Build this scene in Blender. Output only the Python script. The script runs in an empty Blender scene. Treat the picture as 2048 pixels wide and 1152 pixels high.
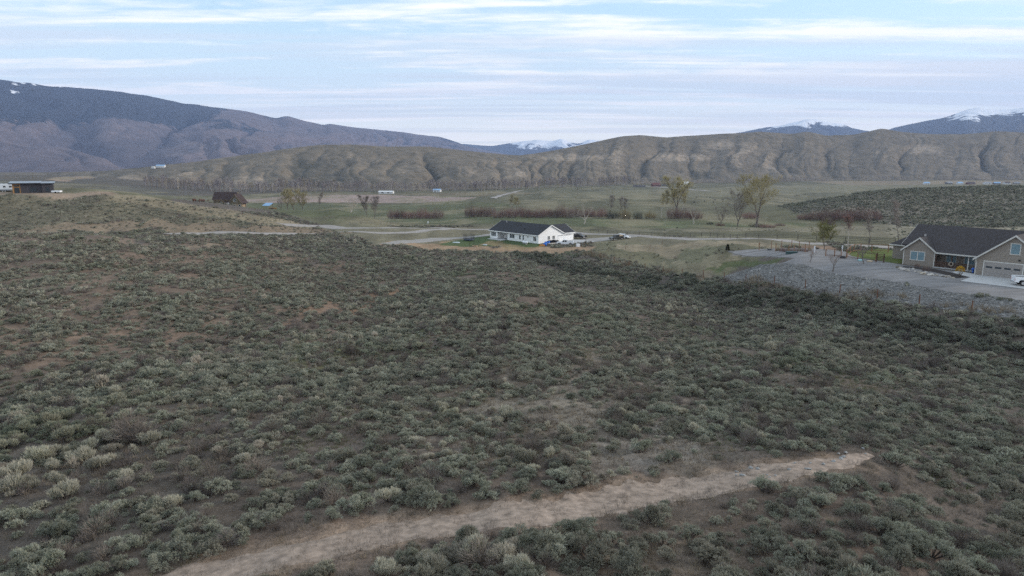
import bpy, bmesh, math, random
import numpy as np
from mathutils import Vector, Matrix
from mathutils.geometry import delaunay_2d_cdt

R = math.radians
random.seed(7); rng = np.random.default_rng(7)
scene = bpy.context.scene
col = scene.collection

# ------------------------------------------------------------------ camera
CAMZ = 60.0
PITCH = R(10.6)
FPX = 1365.33                      # focal length in pixels of the 2048 px wide photograph
cam_d = bpy.data.cameras.new('camera')
cam_d.sensor_width = 36; cam_d.lens = 24; cam_d.clip_start = 0.5; cam_d.clip_end = 200000
cam = bpy.data.objects.new('camera', cam_d); col.objects.link(cam)
cam.location = (0, 0, CAMZ); cam.rotation_euler = (R(90) - PITCH, 0, 0)
scene.camera = cam

# ------------------------------------------------------------------ light, sky, exposure
SUN_EL, SUN_AZ = R(16), R(78)      # azimuth from +Y towards +X
EXPOSURE = 1.25
SKY_STRENGTH = 0.1
sun_d = bpy.data.lights.new('sun', 'SUN'); sun_d.energy = 1.5; sun_d.angle = R(10); sun_d.color = (1.0, 0.89, 0.78)
sun = bpy.data.objects.new('sun', sun_d); col.objects.link(sun)
sdir = Vector((math.sin(SUN_AZ) * math.cos(SUN_EL), math.cos(SUN_AZ) * math.cos(SUN_EL), math.sin(SUN_EL)))
sun.rotation_euler = sdir.to_track_quat('Z', 'Y').to_euler()
sun.location = (0, 0, 300)
scene.view_settings.view_transform = 'Standard'; scene.view_settings.look = 'None'
scene.view_settings.gamma = 1.0; scene.view_settings.use_curve_mapping = False
scene.view_settings.exposure = EXPOSURE
scene.cycles.volume_bounces = 0
scene.cycles.use_denoising = False
scene.cycles.max_bounces = 6
scene.cycles.transparent_max_bounces = 8

class NT:
    """small helper to wire shader nodes"""
    def __init__(s, tree): s.t = tree; s.n = tree.nodes; s.l = tree.links
    def add(s, typ, **kw):
        nd = s.n.new(typ)
        for k, v in kw.items(): setattr(nd, k, v)
        return nd
    def set(s, sock, v):
        if isinstance(v, bpy.types.NodeSocket): s.l.new(v, sock)
        elif v is not None: sock.default_value = v
    def math(s, op, a, b=None, c=None, clamp=False):
        nd = s.add('ShaderNodeMath', operation=op, use_clamp=clamp)
        s.set(nd.inputs[0], a); s.set(nd.inputs[1], b); s.set(nd.inputs[2], c); return nd.outputs[0]
    def mix(s, f, a, b, blend='MIX'):
        nd = s.add('ShaderNodeMix', data_type='RGBA', blend_type=blend)
        s.set(nd.inputs[0], f)
        for i, v in ((6, a), (7, b)):
            if isinstance(v, (tuple, list)) and len(v) == 3: v = (*v, 1)
            s.set(nd.inputs[i], v)
        return nd.outputs[2]
    def noise(s, vec, scale, detail=4, rough=0.55, dist=0.0, dim='3D'):
        nd = s.add('ShaderNodeTexNoise', noise_dimensions=dim)
        if vec is not None: s.l.new(vec, nd.inputs['Vector'])
        nd.inputs['Scale'].default_value = scale; nd.inputs['Detail'].default_value = detail
        nd.inputs['Roughness'].default_value = rough; nd.inputs['Distortion'].default_value = dist
        return nd.outputs[0]
    def ramp(s, f, a, b, lo=0.0, hi=1.0, smooth=True):
        nd = s.add('ShaderNodeMapRange', interpolation_type='SMOOTHSTEP' if smooth else 'LINEAR', clamp=True)
        s.set(nd.inputs[0], f)
        for i, v in enumerate((a, b, lo, hi)): s.set(nd.inputs[i + 1], v)
        return nd.outputs[0]
    def mapping(s, vec, scale=(1, 1, 1), loc=(0, 0, 0), rot=(0, 0, 0)):
        nd = s.add('ShaderNodeMapping'); s.l.new(vec, nd.inputs[0])
        nd.inputs['Location'].default_value = loc; nd.inputs['Scale'].default_value = scale; nd.inputs['Rotation'].default_value = rot
        return nd.outputs[0]

world = bpy.data.worlds.new('World'); scene.world = world; world.use_nodes = True
w = NT(world.node_tree); w.n.clear()
sky = w.add('ShaderNodeTexSky', sky_type='NISHITA', sun_disc=False)
sky.sun_elevation = SUN_EL; sky.sun_rotation = SUN_AZ; sky.altitude = 1200; sky.air_density = 1.0; sky.dust_density = 1.0; sky.ozone_density = 1.2
tc = w.add('ShaderNodeTexCoord').outputs['Generated']
sep = w.add('ShaderNodeSeparateXYZ'); w.l.new(tc, sep.inputs[0])
# flat cloud deck: direction -> position on a plane overhead, so streaks flatten towards the horizon
zc = w.math('ADD', w.math('MAXIMUM', sep.outputs[2], 0.0), 0.035)
cx = w.math('DIVIDE', sep.outputs[0], zc); cy = w.math('DIVIDE', sep.outputs[1], zc)
cmb = w.add('ShaderNodeCombineXYZ'); w.l.new(cx, cmb.inputs[0]); w.l.new(cy, cmb.inputs[1])
deck = cmb.outputs[0]
v1 = w.mapping(deck, scale=(0.34, 1.0, 1), rot=(0, 0, R(7)), loc=(3.1, 1.7, 0))
v2 = w.mapping(deck, scale=(0.24, 1.15, 1), rot=(0, 0, R(-3)), loc=(8.3, 4.4, 2))
v3 = w.mapping(deck, scale=(0.9, 1.6, 1), rot=(0, 0, R(14)), loc=(1.3, 9.4, 5))
n1 = w.noise(v1, 0.95, 9, 0.56, 0.5)
n2 = w.noise(v2, 0.8, 7, 0.5, 0.35)
n3 = w.noise(v3, 2.6, 6, 0.6, 0.8)
v4 = w.mapping(deck, scale=(0.10, 1.9, 1), rot=(0, 0, R(2)), loc=(4.7, 2.2, 7))
n4 = w.noise(v4, 1.5, 7, 0.6, 0.3)
wsum = w.math('ADD', w.math('ADD', n1, w.math('MULTIPLY', w.math('SUBTRACT', n3, 0.5), 0.30)), w.math('MULTIPLY', w.math('SUBTRACT', n4, 0.5), 0.42))
white = w.ramp(wsum, 0.42, 0.63)
grey = w.math('MULTIPLY', w.ramp(w.math('ADD', n2, w.math('MULTIPLY', w.math('SUBTRACT', n4, 0.5), -0.35)), 0.44, 0.62), w.ramp(sep.outputs[2], 0.0, 0.12, 0.5, 1.0))
veil = w.ramp(sep.outputs[2], 0.0, 0.22, 0.80, 0.06)     # thin high veil, thicker sight path near the horizon
glow = w.mix(w.ramp(sep.outputs[2], 0.02, 0.13), (7.1, 6.7, 6.05), (5.6, 5.95, 6.1))
base = w.mix(veil, w.mix(0.6, sky.outputs[0], (3.1, 4.55, 5.3)), glow)
c = w.mix(w.math('MULTIPLY', white, 0.82), base, (6.7, 6.4, 6.15))
c = w.mix(w.math('MULTIPLY', grey, 0.68), c, (4.0, 4.35, 4.75))
bg = w.add('ShaderNodeBackground'); bg.inputs[1].default_value = SKY_STRENGTH
w.l.new(c, bg.inputs[0])
wo = w.add('ShaderNodeOutputWorld'); w.l.new(bg.outputs[0], wo.inputs[0])

# ------------------------------------------------------------------ numbers: pixels, noise
TP, CP, SP = math.tan(PITCH), math.cos(PITCH), math.sin(PITCH)
def ray(px, py):
    """direction of a photo pixel, scaled so that its forward (Y) component is 1"""
    dx = (np.asarray(px, float) - 1024) / FPX; dy = (576 - np.asarray(py, float)) / FPX
    ry = CP + dy * SP; rz = -SP + dy * CP
    return dx / ry, rz / ry
def at(px, py, Y):
    a, b = ray(px, py); return np.array([a * Y, Y * 1.0, CAMZ + b * Y])
def project(x, y, z):
    y = np.maximum(y, .01); zz = z - CAMZ
    dep = y * CP - zz * SP; up = y * SP + zz * CP
    return 1024 + FPX * x / dep, 576 - FPX * up / dep

def _h(ix, iy, seed):
    n = (ix.astype(np.int64) * 374761393 + iy.astype(np.int64) * 668265263 + seed * 974634777) & 0xffffffff
    n = ((n ^ (n >> 13)) * 1274126177) & 0xffffffff
    return ((n ^ (n >> 16)) & 0xffff) / 65535.0
def vnoise(x, y, seed=0):
    x = np.asarray(x, float); y = np.asarray(y, float)
    ix = np.floor(x).astype(np.int64); iy = np.floor(y).astype(np.int64)
    fx = x - ix; fy = y - iy
    fx = fx * fx * fx * (fx * (fx * 6 - 15) + 10); fy = fy * fy * fy * (fy * (fy * 6 - 15) + 10)
    a = _h(ix, iy, seed); b = _h(ix + 1, iy, seed); c_ = _h(ix, iy + 1, seed); d = _h(ix + 1, iy + 1, seed)
    return (a * (1 - fx) + b * fx) * (1 - fy) + (c_ * (1 - fx) + d * fx) * fy
def fbm(x, y, octv=4, seed=0, gain=0.5):
    s = 0; a = 1; tot = 0
    for o in range(octv):
        s = s + a * vnoise(x * 2 ** o + o * 17.3, y * 2 ** o - o * 9.1, seed + o); tot += a; a *= gain
    return s / tot
def sstep(x, a, b):
    t = np.clip((x - a) / (b - a), 0, 1); return t * t * (3 - 2 * t)

# ------------------------------------------------------------------ objects
def tag(o, label=None, cat=None, group=None, kind=None):
    if label: o['label'] = label
    if cat: o['category'] = cat
    if group: o['group'] = group
    if kind: o['kind'] = kind
    return o
def mesh_np(name, V, Fq, mat=None, smooth=False, parent=None):
    """mesh object from numpy vertices and quads/tris (n,4) or (n,3)"""
    me = bpy.data.meshes.new(name); V = np.asarray(V, np.float32); Fq = np.asarray(Fq, np.int32)
    me.vertices.add(len(V)); me.vertices.foreach_set('co', V.ravel())
    k = Fq.shape[1]; me.loops.add(Fq.size); me.loops.foreach_set('vertex_index', Fq.ravel())
    me.polygons.add(len(Fq)); me.polygons.foreach_set('loop_start', np.arange(0, Fq.size, k, dtype=np.int32))
    me.polygons.foreach_set('loop_total', np.full(len(Fq), k, np.int32))
    if smooth: me.polygons.foreach_set('use_smooth', np.ones(len(Fq), bool))
    me.update(calc_edges=True)
    if mat: me.materials.append(mat)
    o = bpy.data.objects.new(name, me)
    if parent: o.parent = parent
    col.objects.link(o); return o
def set_color(o, name, rgba):
    a = o.data.color_attributes.new(name, 'FLOAT_COLOR', 'POINT')
    a.data.foreach_set('color', np.asarray(rgba, np.float32).ravel())
def empty(name, loc=(0, 0, 0), rz=0.0):
    o = bpy.data.objects.new(name, None); col.objects.link(o); o.location = loc; o.rotation_euler = (0, 0, rz)
    o.empty_display_size = 0.3; return o

_mats = {}
def mat(name, color, rough=0.8, metal=0.0, noise=0.0, nscale=5.0, bump=0.0, bscale=20.0, stretch=(1, 1, 1), emit=None, spec=0.3):
    """plain procedural material: base colour broken by noise, optional relief"""
    if name in _mats: return _mats[name]
    m = bpy.data.materials.new(name); m.use_nodes = True; t = NT(m.node_tree); t.n.clear()
    b = t.add('ShaderNodeBsdfPrincipled'); o = t.add('ShaderNodeOutputMaterial'); t.l.new(b.outputs[0], o.inputs[0])
    b.inputs['Roughness'].default_value = rough; b.inputs['Metallic'].default_value = metal
    b.inputs['Specular IOR Level'].default_value = spec
    co = t.add('ShaderNodeTexCoord').outputs['Object']
    v = t.mapping(co, scale=stretch)
    if noise:
        n = t.noise(v, nscale, 5, 0.6)
        k = t.ramp(n, 0.3, 0.7, 1 - noise, 1 + noise, smooth=False)
        cb = t.add('ShaderNodeCombineXYZ')
        for i in range(3): t.l.new(k, cb.inputs[i])
        t.l.new(t.mix(1.0, (*color, 1), cb.outputs[0], 'MULTIPLY'), b.inputs['Base Color'])
    else: b.inputs['Base Color'].default_value = (*color, 1)
    if bump:
        bp = t.add('ShaderNodeBump'); bp.inputs['Strength'].default_value = bump; bp.inputs['Distance'].default_value = 0.02
        t.l.new(t.noise(v, bscale, 4, 0.6), bp.inputs['Height']); t.l.new(bp.outputs[0], b.inputs['Normal'])
    _mats[name] = m; return m
# ------------------------------------------------------------------ the lie of the land
# (photo x, photo y, forward distance in metres): points read off the photograph, distances from bush, post and wall sizes
CTRL = [
 (0,1152,23.5),(500,1152,21.5),(1024,1152,20.5),(1500,1152,21),(2048,1152,24),
 (0,950,33.5),(500,950,32),(1024,950,31),(1500,950,30.5),(1900,950,35),(2048,950,38),
 (1720,905,34),(1550,900,34),(1900,1000,31.5),(1900,880,42.5),
 (0,790,52),(250,800,47.5),(500,800,46.5),(1024,800,46),(1300,800,47.5),(1600,800,50),(1900,800,53),(2048,800,55),
 (400,690,71),(1024,700,64),(1300,680,75),(700,620,98),(1024,600,98),(900,560,130),(1024,540,145),
 (0,600,85),(0,520,120),(0,470,150),(200,470,150),(400,475,165),(300,600,88),(300,520,125),
 (600,490,185),(600,540,140),(800,490,195),(800,540,145),(600,600,98),(0,690,64),(200,690,66),
 (400,467,200),(700,467,225),(870,458,275),
 (0,455,200),(0,391,235),(60,387,245),(200,388.5,240),(300,400,245),(400,415,255),(500,430,265),(600,447,275),(640,455,270),
 (200,445,205),(400,450,210),(550,457,235),(100,420,220),(300,425,225),(-60,388,250),
 (460,413,440),(535,420,400),(350,405,460),(600,425,470),
 (150,355,1200),(0,352,1100),(200,380,720),
 (1000,450,330),(1300,450,330),(800,450,330),(1000,437,420),(1300,437,420),(700,440,400),(1510,455,290),(1690,443,330),
 (1000,420,560),(1000,400,800),(1000,385,1150),(600,400,800),(600,388,1050),(1400,400,800),(1400,380,1350),(1400,366,1850),
 (1700,362,2000),(2000,362,2000),(750,383,1250),(400,392,900),
 (1760,455,280),(1600,435,360),(1800,378,480),(1700,388,470),(1600,408,440),(1950,373,500),(2048,372,500),(1800,415,370),(2000,450,270),(2000,410,370),
 (1700,470,215),(1600,470,215),(1600,460,255),(1350,485,215),(1350,500,185),(1350,520,165),(1250,500,195),
 (980,475,247),(1077,487,228.7),(1126,481.5,237),(1160,478,243),(930,480,240),(1170,495,217),(860,488,215),(1024,505,203),
 (1182,509,170),(1258,534,154.6),(1326,546,142.9),(1406,556,131),(1491,563.5,120.7),(1610,577,108.7),(1754,598,96.8),(1943,622,85),(2048,634,79),
 (1060,515,184),(1150,545,153.5),(1300,572,138),(1300,600,112),(1300,640,92),(1450,600,117.5),(1600,620,102.5),(1600,680,76),(1750,680,82),(1900,700,75.5),(2048,720,73),
 (1966,551.4,104.4),(1805,530,116.7),(1866,536,113),(2046,558.5,101),(2048,590,91),(1605,538,116),(1455,500,150),(1640,490,155),(1600,485,175),(1780,490,160),
 (1750,570,104),(1900,595,93),(1480,535,135),(1700,525,121),(1720,500,142),(1280,473,250),
]
P3 = [tuple(at(*c_)) for c_ in CTRL]
# unseen ground: behind crests, beside and behind the camera (x, y, depth below the camera)
P3 += [(x, y, CAMZ - d) for x, y, d in [
 (-110, 185, 21), (-70, 186, 21.5), (-160, 300, 15), (-240, 480, 30), (-120, 330, 23), (-90, 360, 25), (-300, 240, 12), (-330, 420, 22),
 (-60, 30, 16.5), (-90, 90, 17.5), (-160, 150, 15.5), (-45, 8, 15), (0, 12, 12.9), (45, 8, 15.5), (70, 40, 18.5), (110, 70, 19), (120, 105, 17), (150, 160, 18.5), (260, 280, 22), (480, 500, 18),
 (290, 650, 45), (420, 650, 42), (520, 660, 38), (230, 180, 19), (0, -30, 13), (900, 1100, 56), (-900, 900, 34), (-1100, 1500, 32), (1900, 2000, 59),
 (0, 2500, 60), (2400, 2600, 60), (-2400, 2600, 58)]]
P3 = np.array(P3)
def polar(x, y):
    r = np.hypot(x, y); return np.arctan2(x, y) * 3.2, np.log(np.maximum(r, 9.0))
pu, pv = polar(P3[:, 0], P3[:, 1]); hz_t = P3[:, 2]
def _k(d2): return 0.5 * d2 * np.log(d2 + 1e-9)
n_ = len(P3)
K = _k((pu[:, None] - pu) ** 2 + (pv[:, None] - pv) ** 2) + np.eye(n_) * 0.004
A_ = np.zeros((n_ + 3, n_ + 3)); A_[:n_, :n_] = K; A_[:n_, n_:] = np.c_[np.ones(n_), pu, pv]; A_[n_:, :n_] = A_[:n_, n_:].T
W_ = np.linalg.solve(A_, np.r_[hz_t, 0, 0, 0])
def tps(x, y):
    u, v = polar(x, y); out = np.empty_like(u)
    for i in range(0, len(u), 40000):
        uu, vv = u[i:i + 40000, None], v[i:i + 40000, None]
        out[i:i + 40000] = _k((uu - pu) ** 2 + (vv - pv) ** 2) @ W_[:n_] + W_[n_] + W_[n_ + 1] * uu[:, 0] + W_[n_ + 2] * vv[:, 0]
    return out
NA, NR = 600, 660
TH = np.linspace(R(-75), R(75), NA); RMIN, RMAX = 5.0, 15000.0
LR = np.concatenate([np.linspace(math.log(RMIN), math.log(2600), 600, endpoint=False), np.linspace(math.log(2600), math.log(RMAX), 60)])
gt, gl = np.meshgrid(TH, LR)               # rows: radius
gx, gy = np.exp(gl) * np.sin(gt), np.exp(gl) * np.cos(gt)
flat = tps(gx.ravel(), gy.ravel()).reshape(gx.shape)
rr = np.exp(gl)
fl = sstep(rr, 2100, 2700); zg = flat * (1 - fl) + 0.0 * fl
# the cut bank and flattened bed of the dirt track
def noisy(x, y):
    r = np.hypot(x, y)
    fade = 1 / (1 + (r / 260) ** 2)
    z = (fbm(x / 14, y / 14, 3, 3) - .5) * 1.7 * fade * sstep(r, 25, 60)
    z += (fbm(x / 2.6, y / 2.6, 3, 11) - .5) * 0.34 * fade
    z += (fbm(x / 60, y / 60, 3, 5) - .5) * 3.0 * sstep(r, 380, 900) * (1 - sstep(r, 2000, 2500))
    return z
PADS = []      # (x, y, z, rx, inner radius, outer radius) level building pads, filled from the buildings' places
def pad(cx, cy, z, r0, r1): PADS.append((cx, cy, z, r0, r1))
WH = np.array([8.9, 228.7]); WU = np.array([0.68, -0.733]); WV = np.array([0.733, 0.68]); WZ = CAMZ - 27.6     # white house: near corner, axis, gable direction, floor
BH = np.array([72.2, 104.6]); BU = np.array([0.63, -0.777]); BN = np.array([-0.777, -0.63]); BZ = CAMZ - 17.6  # brown house: garage door foot, facade direction, front normal
pad(*(WH - WU * 12 + WV * 7), WZ - .05, 19, 34)
pad(*(BH + BU * 1 - BN * 5), BZ - .05, 15, 27)
pad(-173, 246, CAMZ - 11.6, 12, 24)                      # black flat-roofed house
nz = noisy(gx, gy)
calm = np.ones_like(gx)
for (cx_, cy_, z_, r0, r1) in PADS:
    d = np.hypot(gx - cx_, gy - cy_); k = 1 - sstep(d, r0, r1)
    zg = zg * (1 - k) + z_ * k; calm *= 1 - k
d = np.hypot(gx - 62, gy - 122); calm *= 0.12 + 0.88 * sstep(d, 26, 40)
zg = zg + nz * calm
zg = np.where(gy < -3, zg, zg)

def hz(x, y):
    """height of the ground sheet (bilinear in its own grid)"""
    x = np.asarray(x, float); y = np.asarray(y, float)
    r = np.clip(np.hypot(x, y), RMIN * 1.001, RMAX * .999); t = np.clip(np.arctan2(x, y), TH[0], TH[-1])
    ft = (t - TH[0]) / (TH[1] - TH[0]); it = np.clip(np.floor(ft).astype(int), 0, NA - 2); ft = ft - it
    l = np.log(r); ir = np.clip(np.searchsorted(LR, l, side='right') - 1, 0, len(LR) - 2); fr = (l - LR[ir]) / (LR[ir + 1] - LR[ir])
    return (zg[ir, it] * (1 - ft) + zg[ir, it + 1] * ft) * (1 - fr) + (zg[ir + 1, it] * (1 - ft) + zg[ir + 1, it + 1] * ft) * fr
_Y = np.exp(np.linspace(math.log(10), math.log(2600), 2600))
def hit(px, py):
    """where the sight line through a photo pixel meets the ground"""
    a, b = ray(px, py); z = CAMZ + b * _Y
    under = np.nonzero(z < hz(a * _Y, _Y))[0]
    i = under[0] if len(under) else len(_Y) - 1
    Y = _Y[i]
    if i > 0:
        lo, hi = _Y[i - 1], _Y[i]
        for _ in range(20):
            m_ = (lo + hi) / 2
            if CAMZ + b * m_ < hz(a * m_, m_): hi = m_
            else: lo = m_
        Y = hi
    x = a * Y; return np.array([x, Y, float(hz(x, Y))])
def gz(x, y): return float(hz(x, y))

# ------------------------------------------------------------------ what covers the ground (colour by place)
gpx, gpy = gx, gy
U_, L_ = gt * 3.0, gl
def inpoly(pts, feather=0.0, seed=1):
    """mask of ground-grid vertices inside a polygon given as photo pixels cast onto the ground, with an irregular edge"""
    q = np.array([hit(*p)[:2] for p in pts]); r = np.hypot(q[:, 0], q[:, 1]); u = np.arctan2(q[:, 0], q[:, 1]) * 3.0; l = np.log(r)
    wob = feather
    X = U_ + (fbm(gx / (rr * .02 + 1), gy / (rr * .05 + 2), 3, seed) - .5) * wob * 2; Yy = L_ + (fbm(gx / (rr * .02 + 1), gy / (rr * .05 + 2), 3, seed + 9) - .5) * wob * 2
    m_ = np.zeros(gx.shape, bool); sel = (X > u.min()) & (X < u.max()) & (Yy > l.min()) & (Yy < l.max())
    xs, ys = X[sel], Yy[sel]; ins = np.zeros(xs.shape, bool); n = len(u)
    for i in range(n):
        j = (i - 1) % n
        c1 = (l[i] > ys) != (l[j] > ys)
        with np.errstate(divide='ignore', invalid='ignore'):
            xi = (u[j] - u[i]) * (ys - l[i]) / (l[j] - l[i]) + u[i]
        ins ^= c1 & (xs < xi)
    m_[sel] = ins; return m_
soil = np.array([.100, .083, .069])
tint = np.ones((*gx.shape, 4)) * np.array([*soil, 1.0])         # alpha = how much sagebrush grows here
big = fbm(gx / 45, gy / 45, 4, 21)[..., None]; fine = fbm(gx / 7, gy / 7, 4, 31)[..., None]
redsoil = np.array([.155, .108, .080]); greysoil = np.array([.10, .09, .082]); green = np.array([.060, .075, .030])
tint[..., :3] = tint[..., :3] * (1 - sstep(big, .45, .7) * .5) + redsoil * sstep(big, .45, .7) * .5
tint[..., :3] = tint[..., :3] * (1 - sstep(fine, .55, .75) * .35) + np.array([.13, .112, .09]) * sstep(fine, .55, .75) * .35
SAGE = np.clip(.60 + 1.1 * (fbm(gx / 8, gy / 8, 4, 41) - .5) + .55 * (fbm(gx / 30, gy / 30, 3, 43) - .5), 0.05, 1)
def paint(pts, rgb, sage=0.0, feather=.05, seed=1, strength=1.0, vary=.3):
    m_ = inpoly(pts, feather, seed)
    if not m_.any(): return
    v = (1 + (fbm(gx[m_] / (rr[m_] * .02 + .6), gy[m_] / (rr[m_] * .05 + .8), 4, seed + 50) - .5) * 2 * vary)[:, None]
    tint[m_, :3] = tint[m_, :3] * (1 - strength) + np.array(rgb) * v * strength
    if sage is not None: SAGE[m_] = sage
MEADOW = (.104, .098, .060); TAN = (.21, .175, .115); DIRT = (.20, .15, .105); LAWN = (.055, .088, .028); GRAVEL = (.20, .185, .175)
# valley floor from the county road to the bluffs
paint([(-100,402),(330,402),(420,404),(480,414),(540,421),(640,448),(700,458),(870,452),(1300,468),(1560,478),(1800,500),(2048,470),(2500,470),(2600,360),(1400,362),(600,383),(300,388),(-100,388)], MEADOW, .0, .02, 3, 1, .3)
far = (rr > 560) & (rr < 2600); SAGE[far & (SAGE > 0)] *= 1.0
paint([(1150,385),(1500,372),(2048,366),(2048,372),(1800,376),(1500,392),(1300,400),(1150,395)], (.150,.138,.088), 0, .03, 5, .8)
paint([(1620,363),(2048,361),(2048,367),(1700,370)], (.21,.165,.115), 0, .02, 6, .9)
paint([(480,399),(560,393),(780,389.5),(955,395),(930,401),(700,405),(500,405)], (.27,.205,.18), 0, .012, 7, .95, .15)
paint([(560,388),(1000,383),(1080,386),(960,392),(780,389),(560,393)], (.16,.13,.085), 0, .02, 8, .8)
paint([(480,406),(950,402),(1060,412),(940,428),(700,432),(560,428)], (.090,.095,.050), 0, .03, 9, .9, .25)
paint([(640,443),(900,436),(1500,444),(1620,446),(1600,458),(1300,455),(980,448),(800,448)], (.084,.094,.048), 0, .03, 10, .9, .35)
paint([(1190,460),(1560,462),(1800,478),(1790,462),(2100,462),(2100,440),(1780,448),(1500,456)], (.175,.155,.11), .12, .05, 11, .85, .4)
paint([(1780,448),(2200,448),(2200,475),(1790,475)], (.19,.17,.125), .18, .08, 12, .7, .5)
paint([(640,455),(760,452),(1000,452),(1180,462),(1640,480),(1660,498),(1180,502),(1180,484),(1000,490),(860,500),(750,489),(690,472)], (.155,.140,.092), .07, .04, 44, .85, .4)
# between the white house road and the brown house pad
paint([(1170,500),(1190,482),(1560,492),(1600,500),(1460,540),(1410,552),(1320,540),(1180,506)], (.128,.120,.072), .16, .06, 13, .85, .35)
paint([(1250,487),(1400,488),(1590,497),(1560,503),(1400,499),(1230,500)], (.24,.195,.135), .05, .08, 14, .8, .4)
paint([(1330,525),(1480,520),(1460,545),(1400,552),(1330,540)], (.22,.185,.125), .1, .1, 15, .6, .5)
paint([(1490,520),(1570,516),(1560,523),(1480,535),(1440,548),(1420,545)], (.072,.085,.038), .0, .04, 16, .9)
# white house yard
paint([(745,489),(900,484),(960,492),(1130,494),(1200,493),(1185,502),(1000,504),(860,500)], (.26,.18,.115), .03, .05, 17, .9, .3)
paint([(868,487),(960,470),(1010,476),(1090,488),(1080,493),(1000,493),(920,493)], (.055,.082,.030), 0, .02, 18, .95, .25)
paint([(935,488),(985,482),(1060,490),(1100,494),(1010,497),(985,490)], (.21,.155,.085), 0, .05, 19, .8, .3)
paint([(-100,393),(230,390),(330,400),(410,416),(520,433),(640,455),(450,450),(300,443),(160,447),(-100,455)], (.135,.118,.078), .34, .04, 53, .8, .3)
# left slopes: bare reddish soil, straw bands
paint([(-200,455),(60,456),(160,448),(300,444),(500,452),(640,456),(700,464),(560,468),(380,466),(250,462),(100,465),(-200,468)], (.205,.155,.105), .22, .05, 20, .8, .35)
paint([(230,388),(310,395),(410,412),(510,428),(640,452),(560,454),(470,440),(390,427),(300,412),(210,399)], (.20,.165,.11), .24, .03, 22, .8, .4)
paint([(-80,387),(130,386),(240,388),(230,393),(100,394),(-80,395)], (.23,.17,.125), .02, .03, 23, .9, .2)
paint([(380,488),(450,486),(445,496),(385,497)], (.25,.215,.15), .08, .05, 24, .9)
paint([(-100,760),(120,740),(280,690),(240,650),(60,690),(-100,720)], (.185,.135,.10), .36, .3, 25, .6)
paint([(560,650),(640,630),(790,600),(760,596),(600,622)], (.215,.135,.085), .26, .12, 26, .75)
paint([(900,830),(1180,780),(1250,800),(1180,850),(940,850)], (.20,.172,.135), .26, .2, 27, .75)
paint([(1170,905),(1330,860),(1420,895),(1400,930),(1250,930)], (.19,.168,.145), .26, .15, 28, .75)
paint([(760,665),(860,650),(900,670),(820,690)], (.075,.085,.035), .35, .2, 29, .7)
paint([(560,710),(700,690),(720,730),(600,750)], (.075,.085,.035), .4, .2, 30, .6)
paint([(380,610),(520,590),(560,610),(420,640)], (.17,.125,.09), .36, .25, 45, .6)
paint([(120,560),(300,545),(330,570),(140,590)], (.16,.12,.09), .4, .3, 46, .5)
paint([(1080,700),(1250,660),(1290,690),(1120,730)], (.13,.112,.09), .4, .3, 47, .5)
paint([(430,900),(640,860),(700,890),(480,930)], (.13,.105,.085), .42, .3, 48, .5)
paint([(85,358),(180,352),(195,356),(120,363)], (.26,.19,.14), 0, .02, 49, .9)
paint([(-60,362),(60,364),(250,372),(330,384),(330,388),(-60,386)], (.10,.095,.07), .0, .05, 52, .8, .5)
# brown house pad, rock slope, lawn
PADPX = [(1455,503),(1520,498),(1600,497),(1690,503),(1700,512),(1800,530),(1930,545),(2200,572),(2200,620),(2048,603),(1900,585),(1760,560),(1640,540),(1560,528),(1590,517),(1530,513),(1470,508)]
paint(PADPX, GRAVEL, 0, .008, 32, 1, .08)
ROCKPX = [(1445,553),(1520,529),(1560,528),(1640,540),(1760,560),(1900,585),(2048,603),(2200,620),(2200,660),(2048,636),(1943,624),(1754,600),(1610,579),(1491,565)]
paint(ROCKPX, (.19,.185,.18), 0, .012, 33, 1, .2)
paint([(1690,503),(1760,497),(1830,505),(1800,528),(1740,521),(1700,512)], (.075,.092,.024), 0, .01, 34, 1, .2)
paint([(1590,490),(1660,492),(1680,500),(1600,498)], (.20,.135,.095), 0, .02, 35, .9)
st_ = sstep(fbm(gx / 30, gy / 95, 5, 66, .6), .5, .66) * (rr > 270) * (rr < 2500) * (SAGE < .01)
tint[..., :3] = tint[..., :3] * (1 - .7 * st_[..., None]) + np.array([.19, .165, .105]) * .7 * st_[..., None]
ml = inpoly([(-200,478),(300,480),(640,505),(770,590),(560,640),(380,690),(-200,800)], .25, 71); v_ = sstep(fbm(gx[ml] / 6, gy[ml] / 6, 4, 72), .38, .62)
tint[ml, :3] = tint[ml, :3] * .35 + np.array([.165, .118, .086]) * .65; SAGE[ml] *= (.62 + .38 * (1 - v_))
mc = inpoly([(760,760),(1250,720),(1480,860),(1400,940),(900,900)], .3, 73); v_ = sstep(fbm(gx[mc] / 3.5, gy[mc] / 3.5, 4, 74), .45, .62)
tint[mc, :3] = tint[mc, :3] * .6 + np.array([.175, .15, .12]) * .4; SAGE[mc] *= (1 - .5 * v_)
# right-hand sage hill
hm = inpoly([(1560,412),(1620,402),(1700,390),(1800,378),(1950,373),(2600,372),(2600,455),(1800,452),(1700,440),(1590,428)], .03, 36)
tint[hm, :3] = np.array([.155, .135, .108]) * (1 + (fbm(gx[hm] / 18, gy[hm] / 18, 4, 77) - .5)[:, None] * .9)
SAGE[hm] = np.clip(.62 + .8 * (fbm(gx[hm] / 16, gy[hm] / 16, 3, 78) - .5), .2, 1)
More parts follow.
